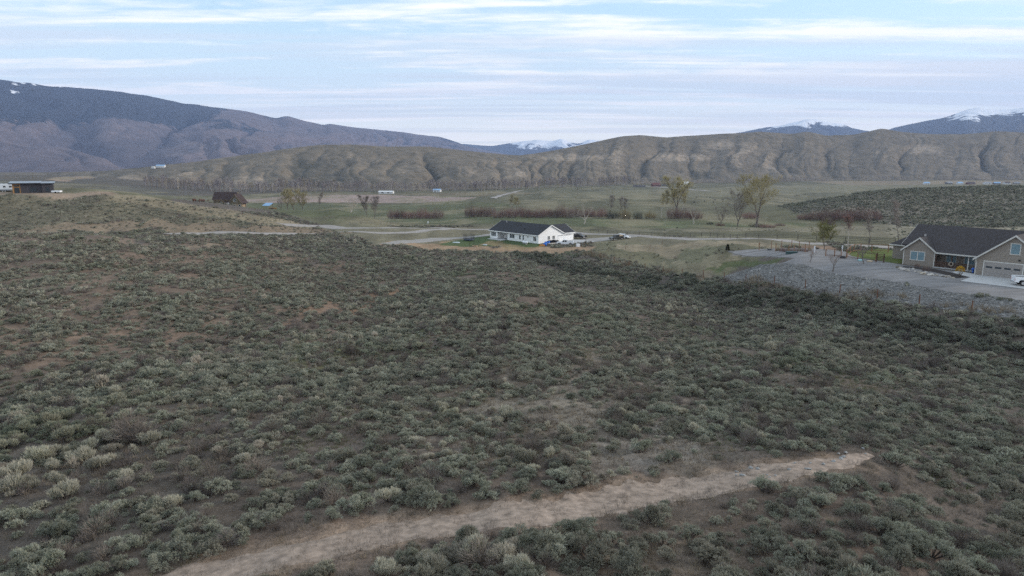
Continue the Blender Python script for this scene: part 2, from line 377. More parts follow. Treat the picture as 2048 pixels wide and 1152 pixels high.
# track
TRACKPX = [(250,1190),(420,1140),(600,1098),(800,1055),(1050,1020),(1280,985),(1500,948),(1660,922),(1760,906)]
TR = np.array([hit(*p)[:2] for p in TRACKPX])
def chain(P, step):
    """Catmull-Rom through world points, resampled"""
    P = np.vstack([2 * P[0] - P[1], P, 2 * P[-1] - P[-2]]); out = []
    for i in range(1, len(P) - 2):
        n = max(2, int(np.linalg.norm(P[i + 1] - P[i]) / step))
        for t in np.linspace(0, 1, n, endpoint=False):
            a, b, c_, d_ = P[i - 1], P[i], P[i + 1], P[i + 2]
            out.append(.5 * ((2 * b) + (-a + c_) * t + (2 * a - 5 * b + 4 * c_ - d_) * t * t + (-a + 3 * b - 3 * c_ + d_) * t ** 3))
    out.append(P[-2]); return np.array(out)
TRC = chain(TR, .5)
near = rr < 70
dtr = np.full(gx.shape, 99.0); xs = gx[near]; ys = gy[near]
dd = np.full(xs.shape, 99.0)
for q in TRC: dd = np.minimum(dd, np.hypot(xs - q[0], ys - q[1]))
dtr[near] = dd
endq = TRC[-1]; dtr = dtr + 2.0 * (1 - sstep(np.hypot(gx - endq[0], gy - endq[1]), .5, 5.0))
k = (1 - sstep(dtr + (fbm(gx / .9, gy / .9, 3, 61) - .5) * 2.2, 1.0, 2.2))
SAGE *= sstep(dtr, 1.2, 2.0)
tint[..., :3] = tint[..., :3] * (1 - k[..., None] * .75) + np.array([.24, .178, .132]) * k[..., None] * .75
zg = zg - .16 * (1 - sstep(dtr, 1.0, 1.9)) * near
tint[..., 3] = SAGE

# ground material: place colour x fine grain, sage mottling where the bushes are too far to stand singly
def ground_mat(name, mott=True):
    m = bpy.data.materials.new(name); m.use_nodes = True; t = NT(m.node_tree); t.n.clear()
    b = t.add('ShaderNodeBsdfPrincipled'); o = t.add('ShaderNodeOutputMaterial'); t.l.new(b.outputs[0], o.inputs[0])
    b.inputs['Roughness'].default_value = .95; b.inputs['Specular IOR Level'].default_value = .1
    at_ = t.add('ShaderNodeAttribute', attribute_name='tint')
    pos = t.add('ShaderNodeNewGeometry').outputs['Position']
    n1 = t.noise(pos, 9, 6, .7); n2 = t.noise(pos, .9, 6, .62); n3 = t.noise(t.mapping(pos, scale=(1, .45, 1)), .09, 6, .65)
    k = t.math('MULTIPLY', t.math('MULTIPLY', t.ramp(n1, .3, .7, .62, 1.38, False), t.ramp(n2, .3, .7, .7, 1.3, False)), t.ramp(n3, .3, .7, .72, 1.28, False))
    cb = t.add('ShaderNodeCombineXYZ')
    for i in range(3): t.l.new(k, cb.inputs[i])
    c = t.mix(1.0, at_.outputs['Color'], cb.outputs[0], 'MULTIPLY')
    if mott:
        far_n = t.noise(t.mapping(pos, scale=(1, .6, 1)), .55, 5, .7)
        dist = t.add('ShaderNodeVectorMath', operation='LENGTH'); t.l.new(pos, dist.inputs[0])
        f = t.math('MULTIPLY', t.ramp(far_n, .44, .58), t.math('MULTIPLY', t.ramp(at_.outputs['Alpha'], .15, .6), t.ramp(dist.outputs['Value'], 420, 640)))
        c = t.mix(t.math('MULTIPLY', f, .8), c, (.058, .066, .047))
    t.l.new(c, b.inputs['Base Color'])
    bp = t.add('ShaderNodeBump'); bp.inputs['Strength'].default_value = .55; bp.inputs['Distance'].default_value = .08
    t.l.new(t.math('ADD', n1, t.math('MULTIPLY', n2, 1.5)), bp.inputs['Height']); t.l.new(bp.outputs[0], b.inputs['Normal'])
    return m
idx = np.arange(NA * len(LR)).reshape(len(LR), NA)
Fq = np.stack([idx[:-1, :-1], idx[:-1, 1:], idx[1:, 1:], idx[1:, :-1]], -1).reshape(-1, 4)
ground = mesh_np('ground', np.stack([gx, gy, zg], -1).reshape(-1, 3), Fq, ground_mat('ground_soil'), smooth=True)
set_color(ground, 'tint', tint.reshape(-1, 4)); tag(ground, kind='structure')
def sage_at(x, y):
    r = np.clip(np.hypot(x, y), RMIN * 1.001, RMAX * .999); t = np.arctan2(x, y)
    it = np.clip(np.rint((t - TH[0]) / (TH[1] - TH[0])).astype(int), 0, NA - 1); ir = np.clip(np.searchsorted(LR, np.log(r)), 0, len(LR) - 1)
    return SAGE[ir, it]

# ------------------------------------------------------------------ roads and paths, draped on the ground
def ribbon(name, pts, width, material, step=1.0, lift=.05, nseg=6, wob=.1, seed=0, world=False):
    P = np.array(pts, float) if world else np.array([hit(*p)[:2] for p in pts])
    C = chain(P, step); T = np.gradient(C, axis=0); T /= np.linalg.norm(T, axis=1)[:, None] + 1e-9; N = np.stack([T[:, 1], -T[:, 0]], 1)
    wd = np.interp(np.linspace(0, 1, len(C)), np.linspace(0, 1, len(width)), width) if isinstance(width, (list, tuple)) else np.full(len(C), width)
    V = []; fl_, fr_ = [1 + wob * (fbm(C[:, 0] / 1.4 + k_, C[:, 1] / 1.4, 5, seed + k_, .68) - .5) * 2 for k_ in (0, 7)]
    for j in range(nseg + 1):
        s = j / nseg * 2 - 1; q = C + N * (wd / 2 * s * (fl_ if s < 0 else fr_))[:, None]; V.append(np.c_[q, hz(q[:, 0], q[:, 1]) + lift * (1 if 0 < j < nseg else .3)])
    V = np.stack(V, 1); nL = len(C); ix = np.arange(nL * (nseg + 1)).reshape(nL, nseg + 1)
    F_ = np.stack([ix[:-1, :-1], ix[:-1, 1:], ix[1:, 1:], ix[1:, :-1]], -1).reshape(-1, 4)
    o = mesh_np(name, V.reshape(-1, 3), F_[:, ::-1], material, smooth=True); return tag(o, kind='structure')
def patch(name, pts, material, res=.8, lift=.04, world=False, seed=0, jit=0.0):
    P = np.array(pts, float) if world else np.array([hit(*p)[:2] for p in pts])
    B = []
    for i in range(len(P)):
        a, b = P[i], P[(i + 1) % len(P)]; n = max(1, int(np.linalg.norm(b - a) / res))
        for t in np.linspace(0, 1, n, endpoint=False):
            q = a + (b - a) * t
            if jit: q = q + (np.array([vnoise(q[0] / 1.3, q[1] / 1.3, seed), vnoise(q[0] / 1.3, q[1] / 1.3, seed + 5)]) - .5) * jit * 2
            B.append(q)
    nb = len(B); lo, hi = P.min(0), P.max(0)
    xs = np.arange(lo[0], hi[0], res); ys = np.arange(lo[1], hi[1], res)
    I = [Vector((x + (random.random() - .5) * .2 * res, y + (random.random() - .5) * .2 * res)) for x in xs for y in ys]
    vs, _, fs, *_r = delaunay_2d_cdt([Vector(b) for b in B] + I, [(i, (i + 1) % nb) for i in range(nb)], [list(range(nb))], 1, 1e-4)
    V = np.array([(v.x, v.y) for v in vs]); V = np.c_[V, hz(V[:, 0], V[:, 1]) + lift]
    tri = np.array([f for f in fs if len(f) == 3])
    a = V[tri[:, 0]]; b = V[tri[:, 1]]; c_ = V[tri[:, 2]]
    nzv = np.cross(b - a, c_ - a)[:, 2]; tri[nzv < 0] = tri[nzv < 0][:, ::-1]
    o = mesh_np(name, V, tri, material, smooth=True); return tag(o, kind='structure')
M_ROAD = mat('road_gravel', (.27, .245, .225), .95, noise=.22, nscale=.6, bump=.4, bscale=9)
M_DRIVE = mat('drive_gravel', (.24, .225, .21), .95, noise=.2, nscale=.5, bump=.4, bscale=12)
M_PAD = mat('pad_gravel', (.175, .168, .168), .95, noise=.30, nscale=.5, stretch=(.35, 1.3, 1), bump=.5, bscale=14)
M_CONC = mat('concrete', (.40, .40, .40), .85, noise=.07, nscale=1.2, bump=.1, bscale=30)
M_TRACK = mat('track_dust', (.25, .195, .155), .97, noise=.42, nscale=2.6, bump=.7, bscale=8)
ribbon('dirt_track', TRC[::4], [2.2, 2.1, 2.0, 2.5, 2.9, 2.6, 1.7, .5], M_TRACK, .25, .025, 10, .75, 3, world=True)
ribbon('county_road', [(560,448),(640,452),(720,456),(860,456),(930,459),(1010,459),(1180,468),(1290,472),(1450,478),(1600,486),(1700,490),(1800,495),(1900,498)], 6.5, M_ROAD, 2, .09, 6, .08, 1)
ribbon('hill_road', [(330,468),(410,467),(520,467),(640,467),(760,466),(850,461),(900,457)], 5.0, M_ROAD, 2, .09, 6, .1, 2)
ribbon('driveway', [(770,489),(840,482),(900,477),(960,472),(985,468)], [3.5, 5, 4.5, 4], M_DRIVE, 1, .07, 6, .1, 4)
ribbon('driveway', [(1165,482),(1200,479),(1240,474),(1290,471)], [9, 9, 8, 6], M_DRIVE, 1, .075, 6, .1, 5)
ribbon('farm_road', [(1290,372),(1330,375),(1380,379),(1435,383)], 14, M_ROAD, 8, .5, 4, .1, 6)
ribbon('farm_road', [(985,397),(1000,391),(1020,386),(1045,381)], [9, 8, 7], M_ROAD, 8, .5, 4, .3, 7)
ROADS_KEEP = [([(560,448),(640,452),(720,456),(860,456),(930,459),(1010,459),(1180,468),(1290,472),(1450,478),(1600,486),(1700,490),(1800,495),(1900,498)],4.6),([(330,468),(410,467),(520,467),(640,467),(760,466),(850,461),(900,457)],3.6),([(770,489),(840,482),(900,477),(960,472),(985,468)],3.8),([(1165,482),(1200,479),(1240,474),(1290,471)],6.0)]
ROADS_KEEP = [(chain(np.array([hit(*p)[:2] for p in l_]), 2.5), w_) for l_, w_ in ROADS_KEEP]
patch('gravel_pad', PADPX, M_PAD, .7, .045, jit=.25)
# ------------------------------------------------------------------ bluffs and mountains
def hill_mat(name, base, bare, dark, scale, bare_amt=.5, snow=None, forest=None, bump=.6, bdist=3.0):
    m = bpy.data.materials.new(name); m.use_nodes = True; t = NT(m.node_tree); t.n.clear()
    b = t.add('ShaderNodeBsdfPrincipled'); o = t.add('ShaderNodeOutputMaterial'); t.l.new(b.outputs[0], o.inputs[0])
    b.inputs['Roughness'].default_value = .95; b.inputs['Specular IOR Level'].default_value = .05
    pos = t.add('ShaderNodeNewGeometry').outputs['Position']
    at_ = t.add('ShaderNodeAttribute', attribute_name='cover')       # r bare soil, g scrub in the gullies, darkened to stand in for relief shading, b forest, a snow
    sp = t.add('ShaderNodeSeparateColor'); t.l.new(at_.outputs['Color'], sp.inputs[0])
    n1 = t.noise(pos, scale, 8, .68); n2 = t.noise(pos, scale * 6, 6, .7)
    c = t.mix(t.math('MULTIPLY', t.ramp(n1, .3, .7), .6), base, tuple(x * .68 for x in base))
    k = t.math('ADD', sp.outputs[0], t.math('MULTIPLY', t.math('SUBTRACT', n2, .5), .9))
    c = t.mix(t.math('MULTIPLY', t.ramp(k, .45, .8), bare_amt), c, bare)
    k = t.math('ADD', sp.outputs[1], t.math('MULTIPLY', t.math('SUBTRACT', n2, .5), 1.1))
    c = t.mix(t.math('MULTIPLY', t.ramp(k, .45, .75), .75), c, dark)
    n4 = t.noise(pos, scale * 22, 4, .7)
    c = t.mix(t.ramp(n4, .48, .62, 0, .55), c, tuple(x * .42 for x in base))
    n5 = t.noise(t.mapping(pos, scale=(1, 1, 2.2)), scale * 2.6, 6, .65)
    c = t.mix(t.ramp(n5, .42, .62, 0, .35), c, tuple(x * .6 for x in dark))
    if forest:
        k = t.math('ADD', sp.outputs[2], t.math('MULTIPLY', t.math('SUBTRACT', n2, .5), 2.0))
        c = t.mix(t.math('MULTIPLY', t.ramp(k, .42, .58), .92), c, forest)
    if snow:
        k = t.math('ADD', at_.outputs['Alpha'], t.math('MULTIPLY', t.math('SUBTRACT', n2, .5), 2.4))
        c = t.mix(t.ramp(k, .5, .68), c, snow)
    t.l.new(c, b.inputs['Base Color'])
    bp = t.add('ShaderNodeBump'); bp.inputs['Strength'].default_value = bump; bp.inputs['Distance'].default_value = bdist
    t.l.new(t.math('ADD', n1, t.math('MULTIPLY', n2, .35)), bp.inputs['Height']); t.l.new(bp.outputs[0], b.inputs['Normal'])
    return m
def ridge(name, sky_pts, Yf, Yr, material, foot_z, gully, spacing, ncol=700, nrow=90, seed=0, tree_line=None, snow_py=None, power=1.0, back=.5, bare_fn=None, detail=1.0, bottom=-1.0, snow_blobs=(), warp_amt=2.0):
    """a range of hills: skyline read from photo pixels at the crest's distance Yr(px), foot at Yf(px), spurs and gullies between"""
    sp_ = np.array(sky_pts, float); px = np.linspace(sp_[0, 0], sp_[-1, 0], ncol)
    py = np.interp(px, sp_[:, 0], sp_[:, 1])
    ker = np.hanning(13); ker /= ker.sum(); py = np.convolve(np.pad(py, 6, 'edge'), ker, 'valid')
    yr = np.interp(px, *np.array(Yr, float).T); yf = np.interp(px, *np.array(Yf, float).T)
    ax, bz = ray(px, py); zr = CAMZ + bz * yr
    zr = zr + (fbm(px / 40, px * 0, 4, seed + 70) - .5) * gully * .12
    fz = np.interp(px, *np.array(foot_z, float).T)
    t = np.concatenate([np.linspace(0, 1, nrow), 1 + np.linspace(.05, back, 14)])
    T, PX = np.meshgrid(t, px, indexing='ij')
    Y = yf + (yr - yf) * T; tx, _ = ray(px, np.full_like(px, 300.0)); X = tx * Y
    prof = np.where(T <= 1, np.clip(T, 0, 1) ** power, 1 - (T - 1) ** 1.3 * 1.1)
    prof = np.where(T <= 1, prof * .55 + .45 * sstep(T, -.15, 1.1) / sstep(np.array(1.0), -.15, 1.1), prof)
    prof = np.where(T <= 1, prof - prof[0] * (1 - T), prof)
    S = np.cumsum(np.r_[0, np.hypot(np.diff(tx * (yf + yr) / 2), np.diff((yf + yr) / 2))])[None, :] * np.ones_like(T)
    warp = (fbm(S / spacing / 1.5, T * 2.6 + seed, 4, seed + 3) - .5) * warp_amt
    s1 = S / spacing + warp
    g1 = np.abs(vnoise(s1 * 1.0, T * 1.0 + seed * 3.1, seed + 1) * 2 - 1)
    g2 = np.abs(vnoise(s1 * 2.7 + 11, T * 2.2 + seed, seed + 2) * 2 - 1)
    g3 = np.abs(vnoise(s1 * 6.5 + 5, T * 5, seed + 4) * 2 - 1)
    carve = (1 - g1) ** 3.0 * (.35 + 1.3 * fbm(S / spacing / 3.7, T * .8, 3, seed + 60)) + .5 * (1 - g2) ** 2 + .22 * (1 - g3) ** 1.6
    env = np.clip(np.sin(np.pi * np.clip(T, 0, 1) ** .8), 0, 1) ** .75
    rough_ = (fbm(S / spacing * 3.3, T * 9, 5, seed + 50, .6) - .5) * gully * .18 * env
    Z = fz + (zr - fz) * prof - gully * carve * env * detail + rough_
    Z = np.where(T <= 1, np.maximum(Z, fz - 6 + 4 * T), Z)
    Z = np.maximum(Z, bottom)
    Z[0] = -6
    qx, qy = project(X, Y, Z)
    cov = np.zeros((*T.shape, 4)); 
    cov[..., 0] = fbm(S / spacing * 1.3, T * 3, 4, seed + 8) * .9 * env + .25 * (g2 > .6) * env
    if bare_fn is not None: cov[..., 0] = np.maximum(cov[..., 0] * .8, bare_fn(qx, qy))
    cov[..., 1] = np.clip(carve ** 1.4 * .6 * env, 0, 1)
    if tree_line is not None:
        tl = np.interp(qx, *np.array(tree_line, float).T)
        cov[..., 2] = sstep(tl - qy + (fbm(S / spacing * 1.1, T * 5, 4, seed + 30) - .5) * 95 + (carve - .6) * 22, -26, 22)
    if snow_py is not None:
        sl = np.interp(qx, *np.array(snow_py, float).T)
        cov[..., 3] = np.clip(.50 + (sl - qy) / 18 + (fbm(S / spacing * 2.1, T * 6, 4, seed + 33) - .5) * 1.5 - (carve - .5) * .3, 0, 1)
    for (bx_, by_, bw_, bh_) in snow_blobs: cov[..., 3] = np.maximum(cov[..., 3], 0.78 * np.exp(-((qx - bx_) / bw_) ** 2 - ((qy - by_ - (qx - bx_) * .2) / bh_) ** 2))
    nr, nc = T.shape; ix = np.arange(nr * nc).reshape(nr, nc)
    F_ = np.stack([ix[:-1, :-1], ix[:-1, 1:], ix[1:, 1:], ix[1:, :-1]], -1).reshape(-1, 4)
    o = mesh_np(name, np.stack([X, Y, Z], -1).reshape(-1, 3), F_, material, smooth=True); set_color(o, 'cover', cov.reshape(-1, 4))
    return tag(o, kind='structure')
def bluff_bare(qx, qy):
    v = np.zeros_like(qx)
    for (cx_, cy_, wx, wy, a) in [(500,362,70,20,.75),(375,350,45,18,.45),(700,312,16,18,.6),(1000,325,70,14,.6),(1150,315,130,12,.8),(1075,368,12,9,.7),(1360,315,120,12,.85),(1440,290,60,18,.75),(1500,300,60,25,.6),(1560,315,90,25,.5),(1740,305,90,35,.5),(1850,300,60,16,.8),(1950,330,60,20,.4),(1280,345,160,25,.35),(620,305,40,12,.4)]:
        v = np.maximum(v, a * np.exp(-((qx - cx_) / wx) ** 2 - ((qy - cy_) / wy) ** 2))
    return v + (fbm(qx / 9, qy / 22, 3, 90) - .5) * .35 * (v > .05)
M_BLUFF = hill_mat('bluff_earth', (.195, .165, .125), (.37, .30, .23), (.065, .065, .050), .012, .8)
ridge('bluff_hills', [(-500,350),(-200,348),(0,346),(100,345),(200,342),(300,333),(400,322),(500,308),(600,294),(640,290),(700,289),(780,293),(860,293),(920,300),(1000,308),(1040,311),(1080,305),(1120,298),(1180,286),(1240,273),(1280,270),(1330,275),(1400,270),(1460,267),(1520,263),(1580,268),(1612,263),(1650,271),(1700,270),(1760,257),(1800,264),(1860,268),(1930,268),(1990,262),(2048,265),(2300,268),(2600,275)],
      [(-500,1150),(0,1150),(300,1080),(500,1150),(750,1280),(1000,1330),(1400,1850),(1700,2050),(2600,2300)], [(-500,1600),(0,1650),(300,1500),(650,1750),(1040,1950),(1300,2400),(1760,2700),(2600,2900)],
      M_BLUFF, [(-500,24),(0,24),(200,20),(420,8),(1000,4),(2600,1)], 19, 150, 1500, 150, 4, bare_fn=bluff_bare, power=.9, warp_amt=.85)
M_MTN = hill_mat('mountain_slopes', (.150, .122, .125), (.20, .165, .155), (.072, .066, .074), .0022, .5, snow=(.75, .76, .8), forest=(.016, .023, .032), bdist=18)  # slope mauve and forest blue carry part of the haze in their colour
ridge('mountain_range', [(-700,95),(-300,125),(0,157),(100,170),(200,178),(300,190),(380,208),(440,214),(500,222),(556,237),(580,232),(620,243),(650,250),(664,247),(700,253),(780,262),(830,268),(880,273),(905,281),(940,294),(1000,306),(1060,318)],
      [(-700,2600),(0,2700),(400,3000),(1060,6000)], [(-700,5600),(0,6000),(400,7200),(700,8600),(1060,10500)], M_MTN, [(-700,5),(0,8),(300,8),(1060,10)], 150, 980, 1000, 130, 9,
      tree_line=[(-700,190),(0,226),(100,232),(180,244),(280,252),(300,250),(420,244),(470,232),(560,246),(620,246),(700,254),(800,264),(1060,300)], power=1.15, snow_blobs=[(30,183,18,4),(30,168,9,4),(45,166,8,3),(68,170,7,3),(120,174,8,2.5)])
M_SNOW = hill_mat('snowy_slopes', (.06, .066, .07), (.10, .10, .10), (.03, .035, .04), .0013, .3, snow=(.85, .86, .9), forest=None, bdist=40)
ridge('snowy_peak', [(1380,285),(1440,272),(1470,266),(1500,261),(1530,255),(1560,250),(1590,243),(1612,238),(1630,239),(1660,246),(1685,250),(1700,256),(1740,263),(1800,275)], [(1380,6000),(1800,6000)], [(1380,11000),(1800,11000)], M_SNOW, [(1380,20),(1800,20)], 130, 600, 360, 90, 14,
      snow_py=[(1380,240),(1500,250),(1560,254),(1620,256),(1700,256),(1800,240)], power=1.1)
ridge('snowy_massif', [(1700,285),(1760,266),(1780,256),(1850,241),(1880,236),(1900,229),(1925,219),(1945,215),(1970,218),(1990,220),(2010,219),(2048,213),(2300,190),(2700,200)], [(1700,5200),(2700,5200)], [(1700,9000),(2700,9000)], M_SNOW, [(1700,20),(2700,20)], 125, 590, 480, 90, 19,
      snow_py=[(1700,220),(1850,232),(1900,236),(1950,240),(2048,228),(2300,215),(2700,215)], power=1.1)
ridge('distant_range', [(850,300),(925,288),(950,290),(985,292),(1010,288),(1050,282),(1075,279),(1090,281),(1108,282),(1122,277),(1140,285),(1158,288),(1178,279),(1195,282),(1240,288),(1320,295)], [(850,10500),(1320,10500)], [(850,13600),(1320,13600)], M_SNOW, [(850,30),(1320,30)], 120, 560, 320, 80, 23,
      snow_py=[(850,270),(960,278),(1050,294),(1130,296),(1200,288),(1320,280)], power=1.0)

# ------------------------------------------------------------------ the air
hm_ = bpy.data.materials.new('haze_air'); hm_.use_nodes = True; t = NT(hm_.node_tree); t.n.clear()
pv_ = t.add('ShaderNodeVolumePrincipled'); o_ = t.add('ShaderNodeOutputMaterial'); t.l.new(pv_.outputs[0], o_.inputs['Volume'])
pv_.inputs['Color'].default_value = (.45, .60, .97, 1); pv_.inputs['Density'].default_value = 6.2e-5; pv_.inputs['Anisotropy'].default_value = .0
x0, x1, y0, y1, z0, z1 = -15600, 15600, -1500, 15600, -30.0, 1500.0
hv = [(x0,y0,z0),(x1,y0,z0),(x1,y1,z0),(x0,y1,z0),(x0,y0,z1),(x1,y0,z1),(x1,y1,z1),(x0,y1,z1)]
haze = mesh_np('haze', hv, [(0,3,2,1),(4,5,6,7),(0,1,5,4),(1,2,6,5),(2,3,7,6),(3,0,4,7)], hm_); tag(haze, kind='stuff')
# ------------------------------------------------------------------ vegetation builders
def unit(v): return v / (np.linalg.norm(v, axis=-1, keepdims=True) + 1e-9)
def rdir(n, zlo=-1.0, zhi=1.0, g=rng):
    z = g.uniform(zlo, zhi, n); a = g.uniform(0, 2 * np.pi, n); s = np.sqrt(1 - z * z); return np.stack([s * np.cos(a), s * np.sin(a), z], 1)
def blades(C, D, L, W, g=rng, tip=.45):
    n = len(C); D = unit(D); s = unit(np.cross(D, rdir(n, g=g))); L = np.broadcast_to(L, (n,))[:, None]; W = np.broadcast_to(W, (n,))[:, None]
    V = np.stack([C - s * W / 2, C + s * W / 2, C + D * L + s * W * tip / 2, C + D * L - s * W * tip / 2], 1).reshape(-1, 3)
    return V, np.arange(4 * n).reshape(n, 4)
def tubes(P0, P1, R0, R1, k=4):
    n = len(P0); D = unit(P1 - P0); ref = np.where(np.abs(D[:, 2:3]) > .9, np.array([[1., 0, 0]]), np.array([[0, 0, 1.]])); a = unit(np.cross(D, ref)); b = np.cross(D, a)
    ang = np.arange(k) * 2 * np.pi / k; rg = a[:, None] * np.cos(ang)[None, :, None] + b[:, None] * np.sin(ang)[None, :, None]
    V = np.concatenate([P0[:, None] + rg * np.asarray(R0)[:, None, None], P1[:, None] + rg * np.asarray(R1)[:, None, None]], 1).reshape(-1, 3)
    j = np.arange(k); f = np.stack([j, (j + 1) % k, (j + 1) % k + k, j + k], 1); return V, (f[None] + (np.arange(n) * 2 * k)[:, None, None]).reshape(-1, 4)
def join(*parts):
    V, F_, o = [], [], 0
    for v, f in parts: V.append(v); F_.append(f + o); o += len(v)
    return np.concatenate(V), np.concatenate(F_)
def np_mesh(name, V, Fq, m):
    me = bpy.data.meshes.new(name); me.vertices.add(len(V)); me.vertices.foreach_set('co', V.astype(np.float32).ravel()); k = Fq.shape[1]
    me.loops.add(Fq.size); me.loops.foreach_set('vertex_index', Fq.astype(np.int32).ravel()); me.polygons.add(len(Fq))
    me.polygons.foreach_set('loop_start', np.arange(0, Fq.size, k, dtype=np.int32)); me.polygons.foreach_set('loop_total', np.full(len(Fq), k, np.int32))
    me.update(calc_edges=True); me.materials.append(m); return me
def leaf_mat(name, c1, c2, c3=None, scale=2.2, transl=.06):
    """foliage: two tones by clump, a third by plant"""
    m = bpy.data.materials.new(name); m.use_nodes = True; t = NT(m.node_tree); t.n.clear()
    d = t.add('ShaderNodeBsdfDiffuse'); tr = t.add('ShaderNodeBsdfTranslucent'); mx = t.add('ShaderNodeMixShader'); o = t.add('ShaderNodeOutputMaterial')
    mx.inputs[0].default_value = transl; t.l.new(d.outputs[0], mx.inputs[1]); t.l.new(tr.outputs[0], mx.inputs[2]); t.l.new(mx.outputs[0], o.inputs[0])
    oi = t.add('ShaderNodeObjectInfo'); co = t.add('ShaderNodeTexCoord').outputs['Object']
    add = t.add('ShaderNodeVectorMath', operation='ADD'); t.l.new(co, add.inputs[0]); t.l.new(oi.outputs['Location'], add.inputs[1])
    c = t.mix(t.ramp(t.noise(add.outputs[0], scale, 3, .6), .35, .65), c1, c2)
    if c3:
        c = t.mix(t.ramp(oi.outputs['Random'], .55, 1.0, 0, .85), c, c3)
        c = t.mix(t.ramp(t.noise(oi.outputs['Location'], .085, 4, .6), .50, .68, 0, .5), c, tuple(x * .88 for x in c3))
        c = t.mix(t.ramp(t.noise(oi.outputs['Location'], .05, 3, .6), .56, .7, 0, .4), c, (c1[0] * .62, c1[1] * .72, c1[2] * .55))
    k = t.ramp(t.math('FRACT', t.math('MULTIPLY', oi.outputs['Random'], 7.31)), 0, 1, .72, 1.25, False)
    cb = t.add('ShaderNodeCombineXYZ')
    for i in range(3): t.l.new(k, cb.inputs[i])
    c = t.mix(1.0, c, cb.outputs[0], 'MULTIPLY')
    t.l.new(c, d.inputs[0]); t.l.new(c, tr.inputs[0]); return m
M_SAGE = leaf_mat('sage_leaf', (.212, .219, .165), (.310, .312, .250), (.265, .243, .193))
M_SAGE_D = leaf_mat('dark_scrub_leaf', (.165, .172, .132), (.225, .23, .182), (.20, .185, .155))
M_RABBIT = leaf_mat('rabbitbrush_stalk', (.35, .335, .26), (.42, .40, .325), (.37, .33, .275))
M_DEAD = leaf_mat('dead_twig', (.125, .107, .098), (.17, .147, .134), (.21, .178, .148))
M_STRAW = leaf_mat('dry_grass_blade', (.25, .205, .145), (.19, .155, .12), (.30, .25, .18), .4)
M_GRASS = leaf_mat('green_grass_blade', (.075, .10, .035), (.10, .125, .05), (.13, .13, .07), .4)
M_WOOD = mat('sage_wood', (.085, .07, .06), .95, noise=.3, nscale=8)

def bush_geo(seed, lobes, tufts, per, bl, bw, h=.62, spread=.48, up=.7, stalk=False):
    g = np.random.default_rng(seed); C, D = [], []; SP0, SP1 = [], []
    for i in range(lobes):
        a = g.uniform(0, 2 * np.pi); r = spread * math.sqrt(g.uniform(0, 1)); lc = np.array([r * math.cos(a), r * math.sin(a), h * g.uniform(.45, .8) * (1 - .45 * (r / spread) ** 2)])
        lr = g.uniform(.10, .22)
        d = rdir(tufts, -.35, 1, g); p = lc + d * np.array([lr, lr, lr * .9]) * g.uniform(.45, 1.05, (tufts, 1)) ** .6
        p[:, 2] = np.maximum(p[:, 2], .05)
        SP0.append(np.zeros(3)); SP1.append(lc)
        C.append(np.repeat(p, per, 0)); D.append(np.repeat(unit(d + np.array([0, 0, up])), per, 0))
        for q in p[:: max(1, tufts // 5)]: SP0.append(lc); SP1.append(q)
    C = np.concatenate(C); D = np.concatenate(D); n = len(C)
    D = D + rdir(n, g=g) * (.18 if stalk else .62); C = C + rdir(n, g=g) * .035
    fo = blades(C, D, bl * g.uniform(.6, 1.3, n), bw * g.uniform(.7, 1.3, n), g)
    SP0 = np.array(SP0); SP1 = np.array(SP1); SP0[:, 2] -= .06
    rad = np.where(np.linalg.norm(SP0[:, :2], axis=1) < .01, .022, .010)
    return fo, tubes(SP0, SP1, rad, rad * .5, 3)
def twig_geo(seed, n=260, h=.75, spread=.5, L=.28, W=.012):
    g = np.random.default_rng(seed); d = unit(rdir(n, .12, 1, g) * np.array([1, 1, 1.0])); r = g.uniform(.15, 1, (n, 1)) ** .7
    p = d * np.array([spread, spread, h]) * r; D = unit(d + rdir(n, g=g) * .6 + np.array([0, 0, .25])); fo = blades(p, D, L * g.uniform(.5, 1.2, n), W, g, .3)
    k = 26; dd = unit(rdir(k, .25, 1, g)); e = dd * np.array([spread, spread, h]) * .75
    return fo, tubes(np.zeros((k, 3)) - np.array([0, 0, .05]), e, np.full(k, .014), np.full(k, .005), 3)
def tuft_geo(seed, n=26, h=.34, spread=.10, W=.012):
    g = np.random.default_rng(seed); a = g.uniform(0, 2 * np.pi, n); r = spread * np.sqrt(g.uniform(0, 1, n)); p = np.stack([r * np.cos(a), r * np.sin(a), np.full(n, -.03)], 1)
    D = np.stack([np.cos(a) * .5, np.sin(a) * .5, np.ones(n)], 1) + rdir(n, g=g) * .35
    return blades(p, D, h * g.uniform(.55, 1.2, n), W, g, .15)

# sources for the scattered cover (kept out of the scene's own collection)
def src_collection(name, meshes):
    c_ = bpy.data.collections.new(name)
    for i, me in enumerate(meshes):
        o = bpy.data.objects.new(f'{me.name}', me); c_.objects.link(o)
    return c_
def both(name, geo, m): return np_mesh(name, *join(*geo), m)
SAGE_HI = [bush_geo(100 + i, 13, 40, 7, .062, .015, h=.60 + .05 * (i % 3)) for i in range(5)]
SAGE_MID = [both('sage_mid', bush_geo(120 + i, 11, 20, 4, .11, .034), M_SAGE) for i in range(4)]
SAGE_LO = [both('sage_low', bush_geo(140 + i, 9, 8, 3, .18, .07), M_SAGE) for i in range(4)]
DARK_MID = [both('scrub_mid', bush_geo(160 + i, 12, 16, 4, .15, .042, h=.8), M_SAGE_D) for i in range(3)]
RAB_HI = [bush_geo(180 + i, 6, 46, 7, .19, .014, h=.62, spread=.34, up=1.6, stalk=True) for i in range(3)]
RAB_MID = [both('rabbit_mid', bush_geo(190 + i, 6, 22, 4, .22, .03, spread=.34, up=1.5, stalk=True), M_RABBIT) for i in range(2)]
DEAD_HI = [twig_geo(200 + i, 420) for i in range(3)]
